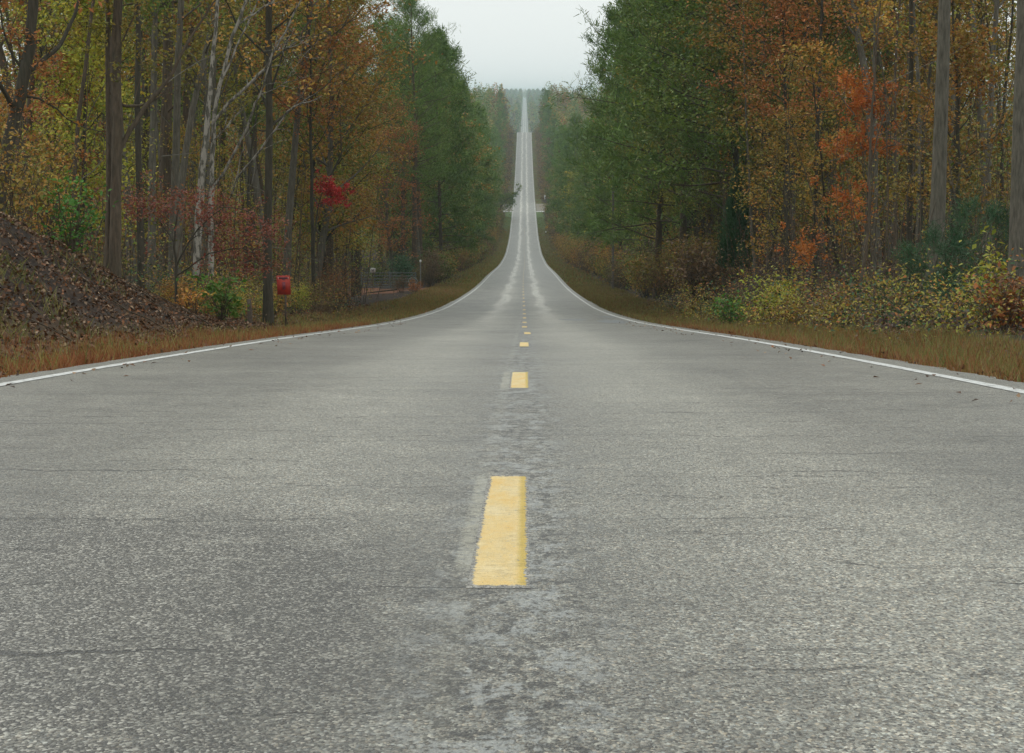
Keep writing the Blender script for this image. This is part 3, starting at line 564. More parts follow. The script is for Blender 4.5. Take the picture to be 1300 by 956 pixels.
T1(205, 20, .21, .42, 'mixed', B_GREY, 1297, 51, 'thick grey trunk at the far right edge behind the broad leaved shrub', wig=.01)
T1(206, 20, .12, .42, 'ygreen', B_GREY, 1254, 72, 'pale grey trunk between the two thick grey ones on the right', wig=.015)
T1(207, 18, .085, .40, 'rust', B_DARK, 1037, 80, 'thin dark trunk left of the orange maple', wig=.015)
T1(208, 18, .10, .30, 'gold', B_GREY, 435, 138, 'slim blue grey trunk to the left of the field gate', wig=.01)
T1(209, 19, .09, .45, 'olive', B_DARK, 1158, 64, 'dark slim trunk just left of the thick bent grey one', wig=.02)
T1(210, 19, .10, .45, 'gold', B_DARK, 1214, 66, 'dark trunk just right of the thick bent grey one', wig=.02)
T1(211, 16, .06, .5, 'rust', B_BROWN, 1142, 70, 'thin brown trunk right of the orange maple', wig=.03)
T1(212, 17, .07, .5, 'ygreen', B_BROWN, 92, 60, 'thin brown trunk behind the dark leaning tree', wig=.03)
T1(213, 17, .055, .5, 'ygreen', B_BROWN, 62, 66, 'very thin brown trunk nearest to the dark leaning tree', wig=.03)
for (px, d, r, H, cb, lab, sd_) in ((452, 150, .21, 24, .34, 'dark straight pine whose bare trunk stands at the left end of the field gate', 301), (958, 103, .25, 23, .32, 'stout brown pine trunk beside the dark cedar on the right', 302), (903, 118, .2, 22, .3, 'dark pine trunk left of the cedar', 303), (1045, 92, .10, 11, .42, 'young green pine with tufted crown left of the orange maple', 304)):
    T, C = pine(sd_, H=H, r0=r, cb=cb, Rc=3.4 if H > 15 else 1.7, nl=60 if H > 15 else 34, nt_=7); x, y = at(px, d)
    t = thing('pine_tree', lab, 'pine tree', (x, y, gz(x, y))); T.obj('trunk', B_BROWN if px > 900 else B_DARK, t, True); C.obj('crown', LM['pine'], t)
x, y = at(937, 96); plant(('cedar', 0), x, y, 'cedar', 'dark green cone shaped cedar in front of the stout pine trunk on the right', 'cedar', 'cedar_tree', sc=1.05)
x, y = at(976, 88); T, C = decid(220, H=5, r0=.03, cb=.6, Rc=.6, nl=6, sub=2, clump=12, leafL=.08, sides=6, wig=.02)
t = thing('slim_sapling', 'very slim pale sapling right of the stout brown pine trunk', 'tree', (x, y, gz(x, y))); T.obj('trunk', B_PALE, t); C.obj('crown', LM['gold'], t)

# ------------------------------------------------------------------ woods: individuals row by row
rnd = random.Random(11)
def zone(y):
    for lim, z in ((95, 'nearest the camera'), (150, 'short of the gate'), (260, 'just past the gate'), (430, 'on the downhill stretch'), (720, 'before the side road'), (960, 'past the side road')):
        if y < lim: return z
    return 'near the far crest'
SIDE = {-1: 'left', 1: 'right'}
KN = {'pine': ('pine_tree', 'pine tree', 'tall pine'), 'pinefar': ('pine_tree', 'pine tree', 'tall pine'),
      'tall': ('hardwood_tree', 'tree', 'tall hardwood'), 'edge': ('hardwood_tree', 'tree', 'leafy hardwood'), 'far': ('hardwood_tree', 'tree', 'leafy hardwood'),
      'under': ('understory_tree', 'tree', 'understory tree'), 'slim': ('slim_tree', 'tree', 'slim tree'),
      'bush': ('shrub', 'shrub', 'low leafy shrub'), 'twiggy': ('shrub', 'shrub', 'twiggy brown shrub'), 'scrub': ('shrub', 'shrub', 'tall scrubby bush')}
COLN = {'pine': 'dark green', 'cedar': 'dark green', 'green': 'green', 'olive': 'olive', 'ygreen': 'yellow green', 'gold': 'golden brown', 'rust': 'rust coloured', 'orange': 'orange', 'red': 'red',
        'maroon': 'maroon', 'brown': 'brown', 'bright': 'bright green', 'mixed': 'mottled'}
AUTO = []
def auto(key, x, y, pal, place, **kw):
    nm, cat, what = KN[key[0]]; what = what if key[0] in ('pine', 'pinefar') else '%s %s' % (COLN[pal], what)
    t = plant(key, x, y, pal, '', cat, nm, **kw); AUTO.append((t, -1 if x < 0 else 1, place, what, x, y)); return t
ORD = 'first second third fourth fifth sixth seventh eighth ninth tenth eleventh twelfth thirteenth fourteenth fifteenth sixteenth seventeenth eighteenth nineteenth twentieth'.split()
def ordn(k):
    if k < 20: return ORD[k]
    t_, u_ = divmod(k+1, 10); return ['twentieth', 'thirtieth', 'fortieth', 'fiftieth', 'sixtieth', 'seventieth'][t_-2] if u_ == 0 else ['twenty', 'thirty', 'forty', 'fifty', 'sixty', 'seventy'][t_-2] + '-' + ORD[u_-1]
def label_all():
    """each plant of a row is found by its place along the row, each one in the woods by its place from the left"""
    from collections import defaultdict
    G_ = defaultdict(list)
    for r in AUTO:
        t, s, place, what, x, y = r
        G_[(s, place, zone(y), '' if place != 'woods' else what)].append(r)
    for (s, place, z, _), L in G_.items():
        sd_ = SIDE[s]
        if place == 'woods':
            L.sort(key=lambda r: PXof(r[4], r[5]))
            for k, r in enumerate(L):
                r[0]['label'] = '%s in the %s woods %s, %s from the left' % (r[3], sd_, z, ordn(k)); r[0]['group'] = '%ss in the %s woods' % (KN_GROUP.get(r[0].name.split('.')[0], 'tree'), sd_)
        else:
            L.sort(key=lambda r: r[5]); nm_ = {'row': 'tree of the %s roadside row', 'second': 'tree behind the %s roadside row', 'verge': 'shrub along the %s verge'}[place] % sd_
            for k, r in enumerate(L):
                r[0]['label'] = '%s %s %s, %s' % (ordn(k), nm_, z, r[3].replace('with sparse leaves', '')); r[0]['group'] = nm_.replace('tree', 'trees', 1).replace('shrub', 'shrubs', 1)
KN_GROUP = {'understory_tree': 'understory tree', 'slim_tree': 'slim tree', 'hardwood_tree': 'hardwood tree', 'pine_tree': 'pine tree'}
def pal_for(px, y):
    if y > 560: return rnd.choices(['olive', 'brown', 'green', 'rust', 'gold', 'mixed'], [4, 3, 3, 1.6, 1.3, 2])[0]
    if px < 170: return rnd.choices(['ygreen', 'olive', 'gold', 'mixed', 'rust'], [5, 3, 2, 1, 1])[0]
    if px < 500: return rnd.choices(['gold', 'rust', 'olive', 'mixed', 'ygreen'], [2.6, 2, 5, 2, 2])[0]
    if px < 960: return rnd.choices(['green', 'olive', 'mixed', 'ygreen'], [8, 2.5, 1, 1])[0]
    return rnd.choices(['gold', 'olive', 'mixed', 'ygreen', 'rust'], [4, 4, 3, 2, 1.5])[0]
def hidden(px, d): return (1035 < px < 1165 and d < 76) or (380 < px < 455 and d < 104) or (448 < px < 545 and d < 190) or (150 < px < 420 and d < 57)
def PXof(x, y): return 666 + (x-.05)*FPX/y
# forest-edge row and second row, down to the crest of the far slope
for s in (-1, 1):
    y = 70. if s < 0 else 66.
    while y < 1205:
        step = 5.0 if y < 560 else 7.5
        x = s*(rnd.uniform(9.2, 11.5)) if y < 150 else rnd.uniform(10.6, 13.2) if s > 0 and y < 420 else s*rnd.uniform(8.8, 11.8) if y < 900 else s*rnd.uniform(10.0, 12.5)
        skip = (726 < y < 790 and True) or (s < 0 and 130 < y < 188) or (s > 0 and y < 88 and 1015 < PXof(x, y) < 1190)
        px = PXof(x, y)
        if not skip and -60 < px < 1360:
            pp = .55 if (y > 185 if s < 0 else y > 115) else .12
            if y > 600: pp = .38
            if rnd.random() < pp:
                k = ('pine' if y < 230 else 'pinefar', rnd.randrange(3)); pal = 'pine'
            else:
                k = (('edge' if rnd.random() < .7 and not (s < 0 and 72 < y < 106) else 'tall') if y < 230 else 'far', rnd.randrange(3)); pal = pal_for(px, y)
            auto(k, x, y + rnd.uniform(-1.5, 1.5), pal, 'row', sc=rnd.uniform(.78, 1.08)*(1.0 if y < 600 else .9), szz=rnd.uniform(.92, 1.08), bm=rnd.choice([None, B_GREY, B_BROWN]) if pal != 'pine' else None)
        y += step*rnd.uniform(.8, 1.25)
    y = 95.
    while y < 700:
        x = s*rnd.uniform(14, 20); px = PXof(x, y)
        if -40 < px < 1340 and not (s < 0 and 150 < y < 190 and x > -16):
            if rnd.random() < .45: k = ('pine' if y < 200 else 'pinefar', rnd.randrange(3)); pal = 'pine'
            else: k = ('tall' if y < 200 else 'far', rnd.randrange(3)); pal = pal_for(px, y)
            auto(k, x, y, pal, 'second', sc=rnd.uniform(.85, 1.12), szz=rnd.uniform(.95, 1.1), bm=rnd.choice([None, B_GREY, B_BROWN]) if pal != 'pine' else None)
        y += 8.*rnd.uniform(.8, 1.3)
# near woods: trunks, slim trees and understory scattered in depth
for s in (-1, 1):
    n = 0; tries = 0
    while n < 38 and tries < 4000:
        tries += 1; d = rnd.uniform(52, 190); px = rnd.uniform(0, 640) if s < 0 else rnd.uniform(690, 1300); x, y = at(px, d)
        if hidden(px, d) or abs(x) < 8.3 or abs(x) > 38 or (s < 0 and abs(x) < 9.6 and d < 66 and 160 < px < 420) or (s < 0 and 150 < y < 192 and x > -15): continue
        n += 1; pal = pal_for(px, y); auto(('under', rnd.randrange(3)), x, y, pal, 'woods', sc=rnd.uniform(.7, 1.35))
    n = 0
    while n < 50:
        d = rnd.uniform(56, 170); px = rnd.uniform(10, 480) if s < 0 else rnd.uniform(930, 1290); x, y = at(px, d)
        if hidden(px, d) or abs(x) < 8.5 or (s < 0 and 150 < y < 192 and x > -15): continue
        n += 1; auto(('slim', rnd.randrange(3)), x, y, pal_for(px, y), 'woods', sc=rnd.uniform(.75, 1.3), bm=rnd.choice([B_DARK, B_BROWN, B_GREY, B_GREY]))
    n = 0
    while n < 12:
        d = rnd.uniform(75, 170); px = rnd.uniform(10, 480) if s < 0 else rnd.uniform(960, 1290); x, y = at(px, d)
        if abs(x) < 9.5 or (s < 0 and 150 < y < 192 and x > -15): continue
        n += 1; auto(('tall', rnd.randrange(3)), x, y, pal_for(px, y), 'woods', sc=rnd.uniform(.9, 1.2), bm=rnd.choice([B_DARK, B_BROWN, B_GREY]))
# shrubs along the verge
for s in (-1, 1):
    y = 52. if s < 0 else 38.
    while y < 720:
        x = s*rnd.uniform(7.0, 8.4) if y > 150 else s*rnd.uniform(6.9, 8.4)
        if s > 0 and y < 100: x = rnd.uniform(6.0, 7.8)
        gatehole = s < 0 and 98 < y < 186
        px = PXof(x, y)
        if not gatehole and px < 1350 and not (s > 0 and y < 95 and rnd.random() < .5):
            if y < 95: k = ('bush', rnd.randrange(3)); pal = rnd.choice(['ygreen', 'gold', 'olive', 'brown', 'gold', 'mixed'])
            elif rnd.random() < .5: k = ('twiggy', rnd.randrange(3)); pal = rnd.choice(['brown', 'brown', 'olive', 'rust'])
            else: k = ('scrub', rnd.randrange(3)); pal = rnd.choice(['olive', 'brown', 'green', 'mixed', 'gold'])
            scl = rnd.uniform(.3, .7) if y < 95 else rnd.uniform(.75, 1.1) if y < 300 else rnd.uniform(.9, 1.35)
            auto(k, x, y, pal, 'verge', sc=scl)
        y += (2.6 if (s > 0 and y < 95) else 3.6 if y < 300 else 6.5)*rnd.uniform(.75, 1.25)

label_all()
# particular shrubs
def bigbush(seed, px, d, pal, label, H, Rb, n, L, name='shrub', xo=0):
    T, C = bush(seed, H=H, Rb=Rb, ns=14, nleaf=n, leafL=L); x, y = at(px, d); t = thing(name, label, 'shrub', (x+xo, y, gz(x+xo, y))); T.obj('stems', B_BROWN, t); C.obj('foliage', LM[pal], t); return t
bigbush(401, 280, 50, 'bright', 'bright green broad leaved sapling at the foot of the dark trunk beside the red notice', 1.05, .5, 420, .12, 'green_sapling')
bigbush(402, 238, 47, 'gold', 'small yellow orange shrub where the leafy bank meets the verge', .6, .45, 260, .085)
bigbush(403, 88, 41, 'bright', 'green shrub on top of the leafy bank at far left', 1.15, .55, 480, .10)
bigbush(404, 62, 43, 'gold', 'yellow orange shrub on top of the leafy bank behind the green one', 1.9, .8, 900, .09)
bigbush(405, 15, 40, 'mixed', 'green and rust shrub on top of the bank at the left edge', 1.6, .9, 700, .09)
bigbush(406, 1282, 37, 'rust', 'broad leaved shrub with rust and green leaves at the far right edge', .95, .6, 420, .12)
bigbush(407, 1262, 41, 'ygreen', 'pale green shrub behind the rust leaved one at the far right', 1.25, .6, 420, .12)
bigbush(408, 935, 66, 'bright', 'pale green leafy shrub on the right verge below the cedar', .95, .7, 500, .11)
bigbush(409, 985, 60, 'ygreen', 'yellow green shrub on the right verge right of the pale green one', 1.1, .9, 800, .10)
bigbush(410, 515, 186, 'cedar', 'rounded dark green evergreen bush behind the field gate', 2.3, 1.5, 3500, .13)
bigbush(411, 478, 196, 'green', 'green bush behind the left part of the field gate', 1.7, 1.1, 1500, .13)
x, y = at(1192, 47); T, C = pine(420, H=1.3, r0=.02, cb=.12, Rc=.7, nl=22, sub=4, nt_=10, L=.16, W=.012, dead=0); t = thing('pine_seedling', 'bushy dark green pine seedling at the foot of the thick bent grey trunk', 'pine seedling', (x, y, gz(x, y))); T.obj('stem', B_BROWN, t); C.obj('needles', LM['cedar'], t)
x, y = at(1245, 52); T, C = pine(421, H=1.7, r0=.02, cb=.12, Rc=.8, nl=22, sub=4, nt_=10, L=.16, W=.012, dead=0); t = thing('pine_seedling', 'dark green pine seedling left of the thick trunk at the right edge', 'pine seedling', (x, y, gz(x, y))); T.obj('stem', B_BROWN, t); C.obj('needles', LM['cedar'], t)

# ------------------------------------------------------------------ mass of undergrowth and the far woods (stuff)
rng = np.random.default_rng(77)
def clumpmass(name, n, yr, xr, hmax, L, pal, dens=.5, stems=0, mind=6.5, per=40, spread=.42):
    a = Acc(); k = n//per; yy = yr[0] + (yr[1]-yr[0])*rng.uniform(0, 1, k)**1.0; xx = rng.uniform(min(xr), max(xr), k)
    s = np.sign(xr[0]); fr = np.abs(xx) < .225*yy + 2; ok = fr & ~((s < 0) & (yy > 150) & (yy < 190) & (xx > -15.5)); xx = xx[ok]; yy = yy[ok]
    if s > 0 and hmax > 2 and pal in ('gold', 'rust'): g_ = PXof(xx, yy) > 955; xx = xx[g_]; yy = yy[g_]
    if hmax < 1.5: g_ = wob(xx*.6, yy*.4, 1.1) + rng.uniform(-.5, .5, len(xx)) > -.05; xx = xx[g_]; yy = yy[g_]
    h = hmax*rng.beta(1.0, 1.7 if hmax < 15 else 1.0, len(xx)); c = np.stack([xx, yy, G(xx, yy)+.15+h], 1)
    q = np.repeat(c, per, 0) + rng.normal(size=(len(c)*per, 3))*np.array([spread*1.3, spread*1.3, spread])
    zmin = G(q[:, 0], q[:, 1]); q[:, 2] = np.maximum(q[:, 2], zmin+.03); a.leaves(q, rng, L)
    return kind(a.obj(name, LM[pal]), 'stuff')
for sx_, nm in ((-1, 'left'), (1, 'right')):
    for pal, n, yr, xr, hm, L in (('olive', 42000, (58, 175), (9, 34), 9, .11), ('green', 20000, (60, 170), (9, 34), 8, .11), ('gold', 9000, (64, 185), (10, 38), 8, .11), ('brown', 30000, (55, 160), (8.4, 24), 3.0, .085), ('rust', 9000, (60, 180), (10, 32), 8, .11)):
        clumpmass('undergrowth', n, yr, (sx_*xr[0], sx_*xr[1]), hm, L, pal)
    clumpmass('undergrowth', 30000, (170, 420), (sx_*11, sx_*30), 14, .24, 'olive', spread=.8)
    clumpmass('undergrowth', 14000, (150, 600), (sx_*7.5, sx_*12), 3.2, .17, 'brown', spread=.5)
    clumpmass('far_verge_brush', 9000, (560, 728), (sx_*7.6, sx_*12), 4.0, .42, 'brown', spread=.8); clumpmass('far_verge_brush', 9000, (560, 728), (sx_*7.6, sx_*12), 4.0, .42, 'olive', spread=.8)
    clumpmass('far_verge_brush', 16000, (790, 1212), (sx_*5.9, sx_*12), 4.2, .5, 'brown', spread=.75); clumpmass('far_verge_brush', 9000, (790, 1212), (sx_*6.2, sx_*12), 5.0, .5, 'mixed', spread=.8)
for sx_ in (-1, 1):
    for pal, n_ in (('olive', 44000), ('gold', 22000), ('green', 20000), ('brown', 20000)):
        clumpmass('deep_woods', n_, (95, 270), (sx_*14, sx_*58), 21, .30, pal, spread=.9)
for sx_, x0_, x1_, y0_, y1_ in ((1, 5.2, 9.5, 34, 104), (-1, 7.0, 9.5, 57, 100)):
    for pal, n_ in (('olive', 9000), ('gold', 3800), ('brown', 11000), ('ygreen', 2200), ('cedar', 6000), ('rust', 1800)): clumpmass('verge_tangle', n_, (y0_, y1_), (sx_*x0_, sx_*x1_), 1.0, .075, pal, spread=.2, per=26)
# thin stems between the trunks
a = Acc()
for s in (-1, 1):
    n = 0
    while n < 420:
        d = rnd.uniform(50, 170); px = rnd.uniform(0, 520) if s < 0 else rnd.uniform(880, 1300); x, y = at(px, d)
        if abs(x) < 7.6 or (s < 0 and 148 < y < 190 and x > -15): continue
        n += 1; hh = rnd.uniform(1.2, 8); r_ = rnd.uniform(.008, .022); a.tube(path(rng, (x, y, gz(x, y)-.1), (rnd.gauss(0, .12), rnd.gauss(0, .12), 1), hh, 6, .07), np.linspace(r_, r_*.35, 7), 4)
kind(a.obj('brush_stems', B_BROWN), 'stuff')
a = Acc()
for s in (-1, 1):
    for k in range(150):
        d = rnd.uniform(55, 140); px = rnd.uniform(60, 480) if s < 0 else rnd.uniform(900, 1290); x, y = at(px, d)
        if abs(x) < 8.2: continue
        z0 = gz(x, y)+rnd.uniform(.5, 6); a.tube(path(rng, (x, y, z0), (rnd.uniform(-1, 1), rnd.uniform(-.5, .5), rnd.uniform(-.1, .9)), rnd.uniform(1, 2.8), 6, .18), np.linspace(.014, .005, 7), 3)
kind(a.obj('bare_twigs', B_PALE), 'stuff')

# woods behind the rows on the far slope, and beyond the crest
def farwoods(name, spots, pal, nq, L, Hh=20., Rr=3.6, tk=True):
    a = Acc(); tr = Acc()
    for (x, y, s_) in spots:
        H = Hh*s_; n = nq; conif = rnd.random() < (.5 if pal == 'pine' else .1)
        u = rng.beta(1.4, 1.3, n); az = rng.uniform(0, 6.3, n)
        prof = (np.sin(np.pi*np.clip(.12+.86*u, 0, 1))**.7 if not conif else (1.02-u)**.8)
        rr = Rr*s_*prof*(.8+.25*np.sin(az*3+u*9+x))*rng.uniform(.1, 1, n)**.45
        c = np.stack([x+np.cos(az)*rr, y+np.sin(az)*rr, gz(x, y)+.5+H*(.03+.97*u)], 1); a.leaves(c, rng, L, up=.4)
    return kind(a.obj(name, LM[pal]), 'stuff')
spots = {k: [] for k in ('pine', 'olive', 'brown', 'green', 'gold', 'rust', 'mixed')}
wts = [5, 4, 3, 3, 1, 1, 1.5]
for s in (-1, 1):
    for row, x0 in enumerate((13.5, 19, 25, 32, 40, 49, 59, 70, 84)):
        y = 610. if row else 600.
        while y < 1330:
            if abs(PXof(s*x0, y)-650) < 680 and not (730 < y < 785):
                spots[rnd.choices(list(spots), wts)[0]].append((s*(x0+rnd.uniform(-2.5, 2.5)), y+rnd.uniform(-3, 3), rnd.uniform(.8, 1.15)))
            y += (9 if row < 3 else 13)*rnd.uniform(.8, 1.3)
for k, v in spots.items(): farwoods('woods_on_the_far_slope', v, k, 300, .75, Hh=22, Rr=4.4)
spots2 = {k: [] for k in ('pine', 'olive', 'green', 'brown')}
for s in (-1, 1):
    for row, x0 in enumerate((12.5, 19, 28, 40)):
        y = 1215.
        while y < 6100:
            if y > 2200 and row == 0: x0 = 9.
            if y < 1500 or y > 2250: spots2[rnd.choice(list(spots2))].append((s*(x0+rnd.uniform(-2, 2)), y, rnd.uniform(.8, 1.1)))
            y += (9 if y < 1500 else 14 if y < 3000 else 20)*rnd.uniform(.8, 1.3)*(1+row*.3)
for i in range(500):
    y = rnd.uniform(5350, 6150); spots2['olive'].append((rnd.uniform(-600, 600), y, rnd.uniform(.8, 1.15)))
for k, v in spots2.items(): farwoods('distant_woods', v, k, 90, 1.9, Hh=20, Rr=4.6)

# ------------------------------------------------------------------ grass, litter
def grassmat(name, cols):
    return leafmat(name, cols, rand=.45, nscale=1.1, trans=.2)
M_GR = grassmat('dry_grass', [(.12, .05, .022), (.23, .095, .035), (.30, .15, .055), (.25, .20, .065), (.11, .14, .04)])
M_GG = grassmat('green_grass', [(.10, .13, .03), (.18, .21, .05), (.30, .25, .08), (.26, .16, .05)])
M_GD = grassmat('red_brown_grass', [(.11, .038, .018), (.21, .07, .026), (.28, .10, .036), (.30, .17, .06), (.15, .10, .035)])
def grass(name, n, yr, offr, side, L, W, mat, pw=1.0):
    y = yr[0] + (yr[1]-yr[0])*rng.uniform(0, 1, n)**pw; o = rng.uniform(*offr, n)*(1+.1*wob(y, y*.3, 1.3)); x = (PAVE_L - o) if side < 0 else (PAVE_R + o)
    keep = (wob(x, y, 2.3) + rng.uniform(-1, 1.6, n)) > -.5; x = x[keep]; y = y[keep]; m_ = len(x)
    d = rng.normal(size=(m_, 3))*.45; d[:, 2] = 1; d /= np.linalg.norm(d, axis=1)[:, None]
    hh = L*rng.uniform(.35, 1.2, m_)*(1+.35*wob(x, y, 3.1)); a = Acc(); a.blades(np.stack([x, y, G(x, y)-.01], 1), d, np.abs(hh), W, rng)
    return kind(a.obj(name, mat), 'stuff')
grass('verge_grass', 46000, (11, 62), (.06, 1.75), -1, .13, .010, M_GD)
grass('verge_grass', 7000, (11, 62), (.1, 1.9), -1, .18, .009, M_GG)
grass('verge_grass', 34000, (12, 62), (.06, 3.0), 1, .12, .010, M_GR)
grass('verge_grass', 9000, (12, 62), (.06, 2.8), 1, .16, .010, M_GD)
grass('verge_grass', 24000, (12, 62), (.3, 3.2), 1, .17, .010, M_GG)
for s in (-1, 1):
    grass('verge_grass', 22000, (60, 200), (.05, 3.3), s, .14, .022, M_GR); grass('verge_grass', 34000, (60, 200), (.05, 3.3), s, .14, .022, M_GG)
    grass('verge_grass', 14000, (195, 700), (.05, 3.2), s, .22, .08, M_GG); grass('verge_grass', 5000, (195, 640), (.05, 3.4), s, .22, .08, M_GR)
M_LIT = leafmat('leaf_litter', [(.035, .02, .012), (.09, .045, .024), (.20, .10, .045), (.10, .05, .025), (.46, .31, .19), (.05, .028, .017), (.32, .13, .05), (.08, .045, .025), (.24, .14, .075)], rand=.9, nscale=2., trans=.1)
def litter(name, n, xr, yr, L, keepf=None):
    x = rng.uniform(*xr, n); y = rng.uniform(*yr, n)
    if keepf is not None: k = keepf(x, y); x = x[k]; y = y[k]
    a = Acc(); a.leaves(np.stack([x, y, G(x, y)+rng.uniform(.0, .05, len(x))], 1), rng, L, up=.35, fold=.35); return kind(a.obj(name, M_LIT), 'stuff')
litter('fallen_leaves', 40000, (-11, -4.8), (18, 60), .075, lambda x, y: (x < -4.9 - .3*np.sin(y*1.1)))
litter('fallen_leaves', 16000, (-16, -6), (48, 110), .11); litter('fallen_leaves', 18000, (6.3, 17), (36, 125), .11)
litter('fallen_leaves', 1500, (-5.2, -3.65), (12, 90), .07); litter('fallen_leaves', 2200, (3.35, 6.2), (12, 90), .075)
a = Acc(); n = 240; x = np.where(rng.uniform(size=n) < .5, rng.uniform(-3.75, -2.9, n), rng.uniform(2.6, 3.45, n)); y = rng.uniform(12, 70, n); a.leaves(np.stack([x, y, zr(y)+.012], 1), rng, .055, up=2.5, fold=.2); kind(a.obj('leaves_on_the_road_edge', M_LIT), 'stuff')
# weeds, sticks and seedlings on the bank
a = Acc(); n = 9000; x = rng.uniform(-9.5, -5.6, n); y = rng.uniform(18, 46, n); k = wob(x, y, .8) > .45; x = x[k]; y = y[k]; d = rng.normal(size=(len(x), 3))*.6; d[:, 2] = 1; d /= np.linalg.norm(d, axis=1)[:, None]
a.blades(np.stack([x, y, G(x, y)], 1), d, rng.uniform(.08, .28, len(x)), .014, rng); kind(a.obj('bank_weeds', M_GG), 'stuff')
a = Acc()
for i in range(90):
    x = rnd.uniform(-9.5, -5.4); y = rnd.uniform(18, 46); z = gz(x, y)+.05; an = rnd.uniform(0, 6.3); L = rnd.uniform(.3, 1.4)
    x2 = x+math.cos(an)*L; y2 = y+math.sin(an)*L; p0 = np.array((x, y, z)); p1 = np.array((x2, y2, gz(x2, y2)+.06)); q = np.linspace(p0, p1, 5) + rng.normal(size=(5, 3))*.015; a.tube(q, np.linspace(.012, .005, 5), 4)
kind(a.obj('fallen_sticks', B_BROWN), 'stuff')

# ------------------------------------------------------------------ things by the road
M_METAL = simple('gate_metal', (.13, .155, .155), .45, .3, 12, metal=.3); M_WOOD = simple('weathered_wood', (.10, .075, .055), .9, .4, 18, bs=.8)
M_WSIGN = simple('white_sign', (.62, .61, .58), .5, .1, 9); M_GREY = simple('sign_print_grey', (.17, .17, .18), .6, .2, 9)
M_RED = simple('red_notice', (.42, .035, .02), .55, .22, 9); M_PURP = simple('notice_print_dark', (.075, .03, .05), .6, .3, 12); M_PURP2 = simple('notice_print_faded', (.22, .045, .06), .6, .3, 12); M_WDAB = simple('notice_print_pale', (.55, .36, .30), .6, .2, 12)
M_YS = simple('warning_sign_yellow', (.62, .33, .02), .5, .1, 6); M_STEEL = simple('sign_post_steel', (.25, .26, .25), .5, .2, 12, metal=.5); M_CAP = simple('white_reflector', (.82, .84, .84), .35, .05, 9)
# red notice, plate a little skewed on a wooden stake
d = 60; x, y = at(358, d); b = P(358, 376, d); t = thing('red_notice_sign', 'red faded notice with a dark printed heading on a stake at the left verge', 'sign', (x, y, gz(x, y)), R(4))
zb = b.z - gz(x, y); W_, H_ = .335, .48
def plate(a, w0, w1, z0, z1, y0, y1, sk=.0): 
    v = [(w0+sk*z0, y0, z0), (w1+sk*z0, y0, z0), (w1+sk*z1, y0, z1), (w0+sk*z1, y0, z1), (w0+sk*z0, y1, z0), (w1+sk*z0, y1, z0), (w1+sk*z1, y1, z1), (w0+sk*z1, y1, z1)]
    a.add(v, [(0, 1, 2, 3), (5, 4, 7, 6), (4, 0, 3, 7), (1, 5, 6, 2), (3, 2, 6, 7), (4, 5, 1, 0)])
def prt(name, mat, par, *ar, **kw): a = Acc(); plate(a, *ar, **kw); return a.obj(name, mat, par)
sk = -.05; off = -sk*(zb+H_/2)
pl = Acc(); plate(pl, off-W_/2, off+W_/2, zb, zb+H_, -.004, .004, sk); pl = pl.obj('plate', M_RED, t)
prt('printed_heading', M_PURP, pl, off-.105, off+.105, zb+H_-.085, zb+H_-.045, -.007, -.0045, sk=sk)
prt('printed_line', M_PURP, pl, off-.03, off+.05, zb+H_-.115, zb+H_-.095, -.007, -.0045, sk=sk)
prt('printed_figure', M_PURP2, pl, off-.035, off+.045, zb+.13, zb+.32, -.007, -.0045, sk=sk)
for q in (-.135, .115): prt('pale_mark', M_WDAB, pl, off+q, off+q+.018, zb+H_-.10, zb+H_-.035, -.007, -.0045, sk=sk)
a = Acc(); a.box(.02, .065, .006, .05, -.15, zb+.32); a.obj('stake', M_WOOD, t)
# round wooden fence post
x, y = at(314, 56); t = thing('fence_post', 'short weathered wooden fence post left of the red notice', 'post', (x, y, gz(x, y)))
a = Acc(); a.tube([(0, 0, -.1), (.005, 0, .2), (.0, 0, .45), (-.01, 0, .66), (-.01, 0, .68)], [.06, .058, .055, .05, .001], 10); a.obj('post', M_WOOD, t)
# field gate
d = 178; xa, ya = at(456, d); xb, yb = at(533, d); g0 = gz((xa+xb)/2, ya); zb_ = (P(490, 362, d).z - g0)*0+.12
t = thing('field_gate', 'grey tubular metal field gate across the dirt drive on the left', 'gate', (xa, ya, g0)); Lg = xb-xa-.35
def bar(name, p0, p1, r_, mat, par, sides=8): a = Acc(); a.tube([p0, tuple((p0[i]+p1[i])/2 for i in range(3)), p1], [r_]*3, sides); return a.obj(name, mat, par)
half = Lg*.52
for zz in (.12, .3, .5, .72, .95, 1.18): bar('rail', (.08, 0, zz), (Lg, 0, zz), .03, M_METAL, t)
for xx in (.08, half*.5, half, half+.1, Lg): bar('upright', (xx, 0, .08), (xx, 0, 1.24 if xx != half else 1.34), .04, M_METAL, t)
bar('brace', (half+.1, -.02, .14), (Lg-.1, -.02, 1.15), .018, M_METAL, t)
t2 = thing('gate_notice', 'small white notice on a dark stake in front of the field gate', 'sign', (at(473, 175)[0], 175, gz(at(473, 175)[0], 175)))
zc = P(473, 343.5, 175).z - t2.location.z
p_ = prt('plate', M_WSIGN, t2, -.19, .19, zc-.16, zc+.16, -.01, .0)
for i, (a0, a1, z_) in enumerate(((-.10, -.02, .05), (.01, .10, .05), (-.10, .09, -.03), (-.07, .06, -.08))): prt('printed_mark', M_GREY, p_, a0, a1, zc+z_, zc+z_+.045, -.014, -.0105)
bar('stake', (0, .02, -.1), (0, .02, zc+.05), .028, M_WOOD, t2)
x, y = at(533, 177); zc = P(533, 332, 177).z - gz(x, y); t3 = thing('gate_post', 'slim grey gate post with a white cap right of the field gate', 'post', (x, y, gz(x, y)))
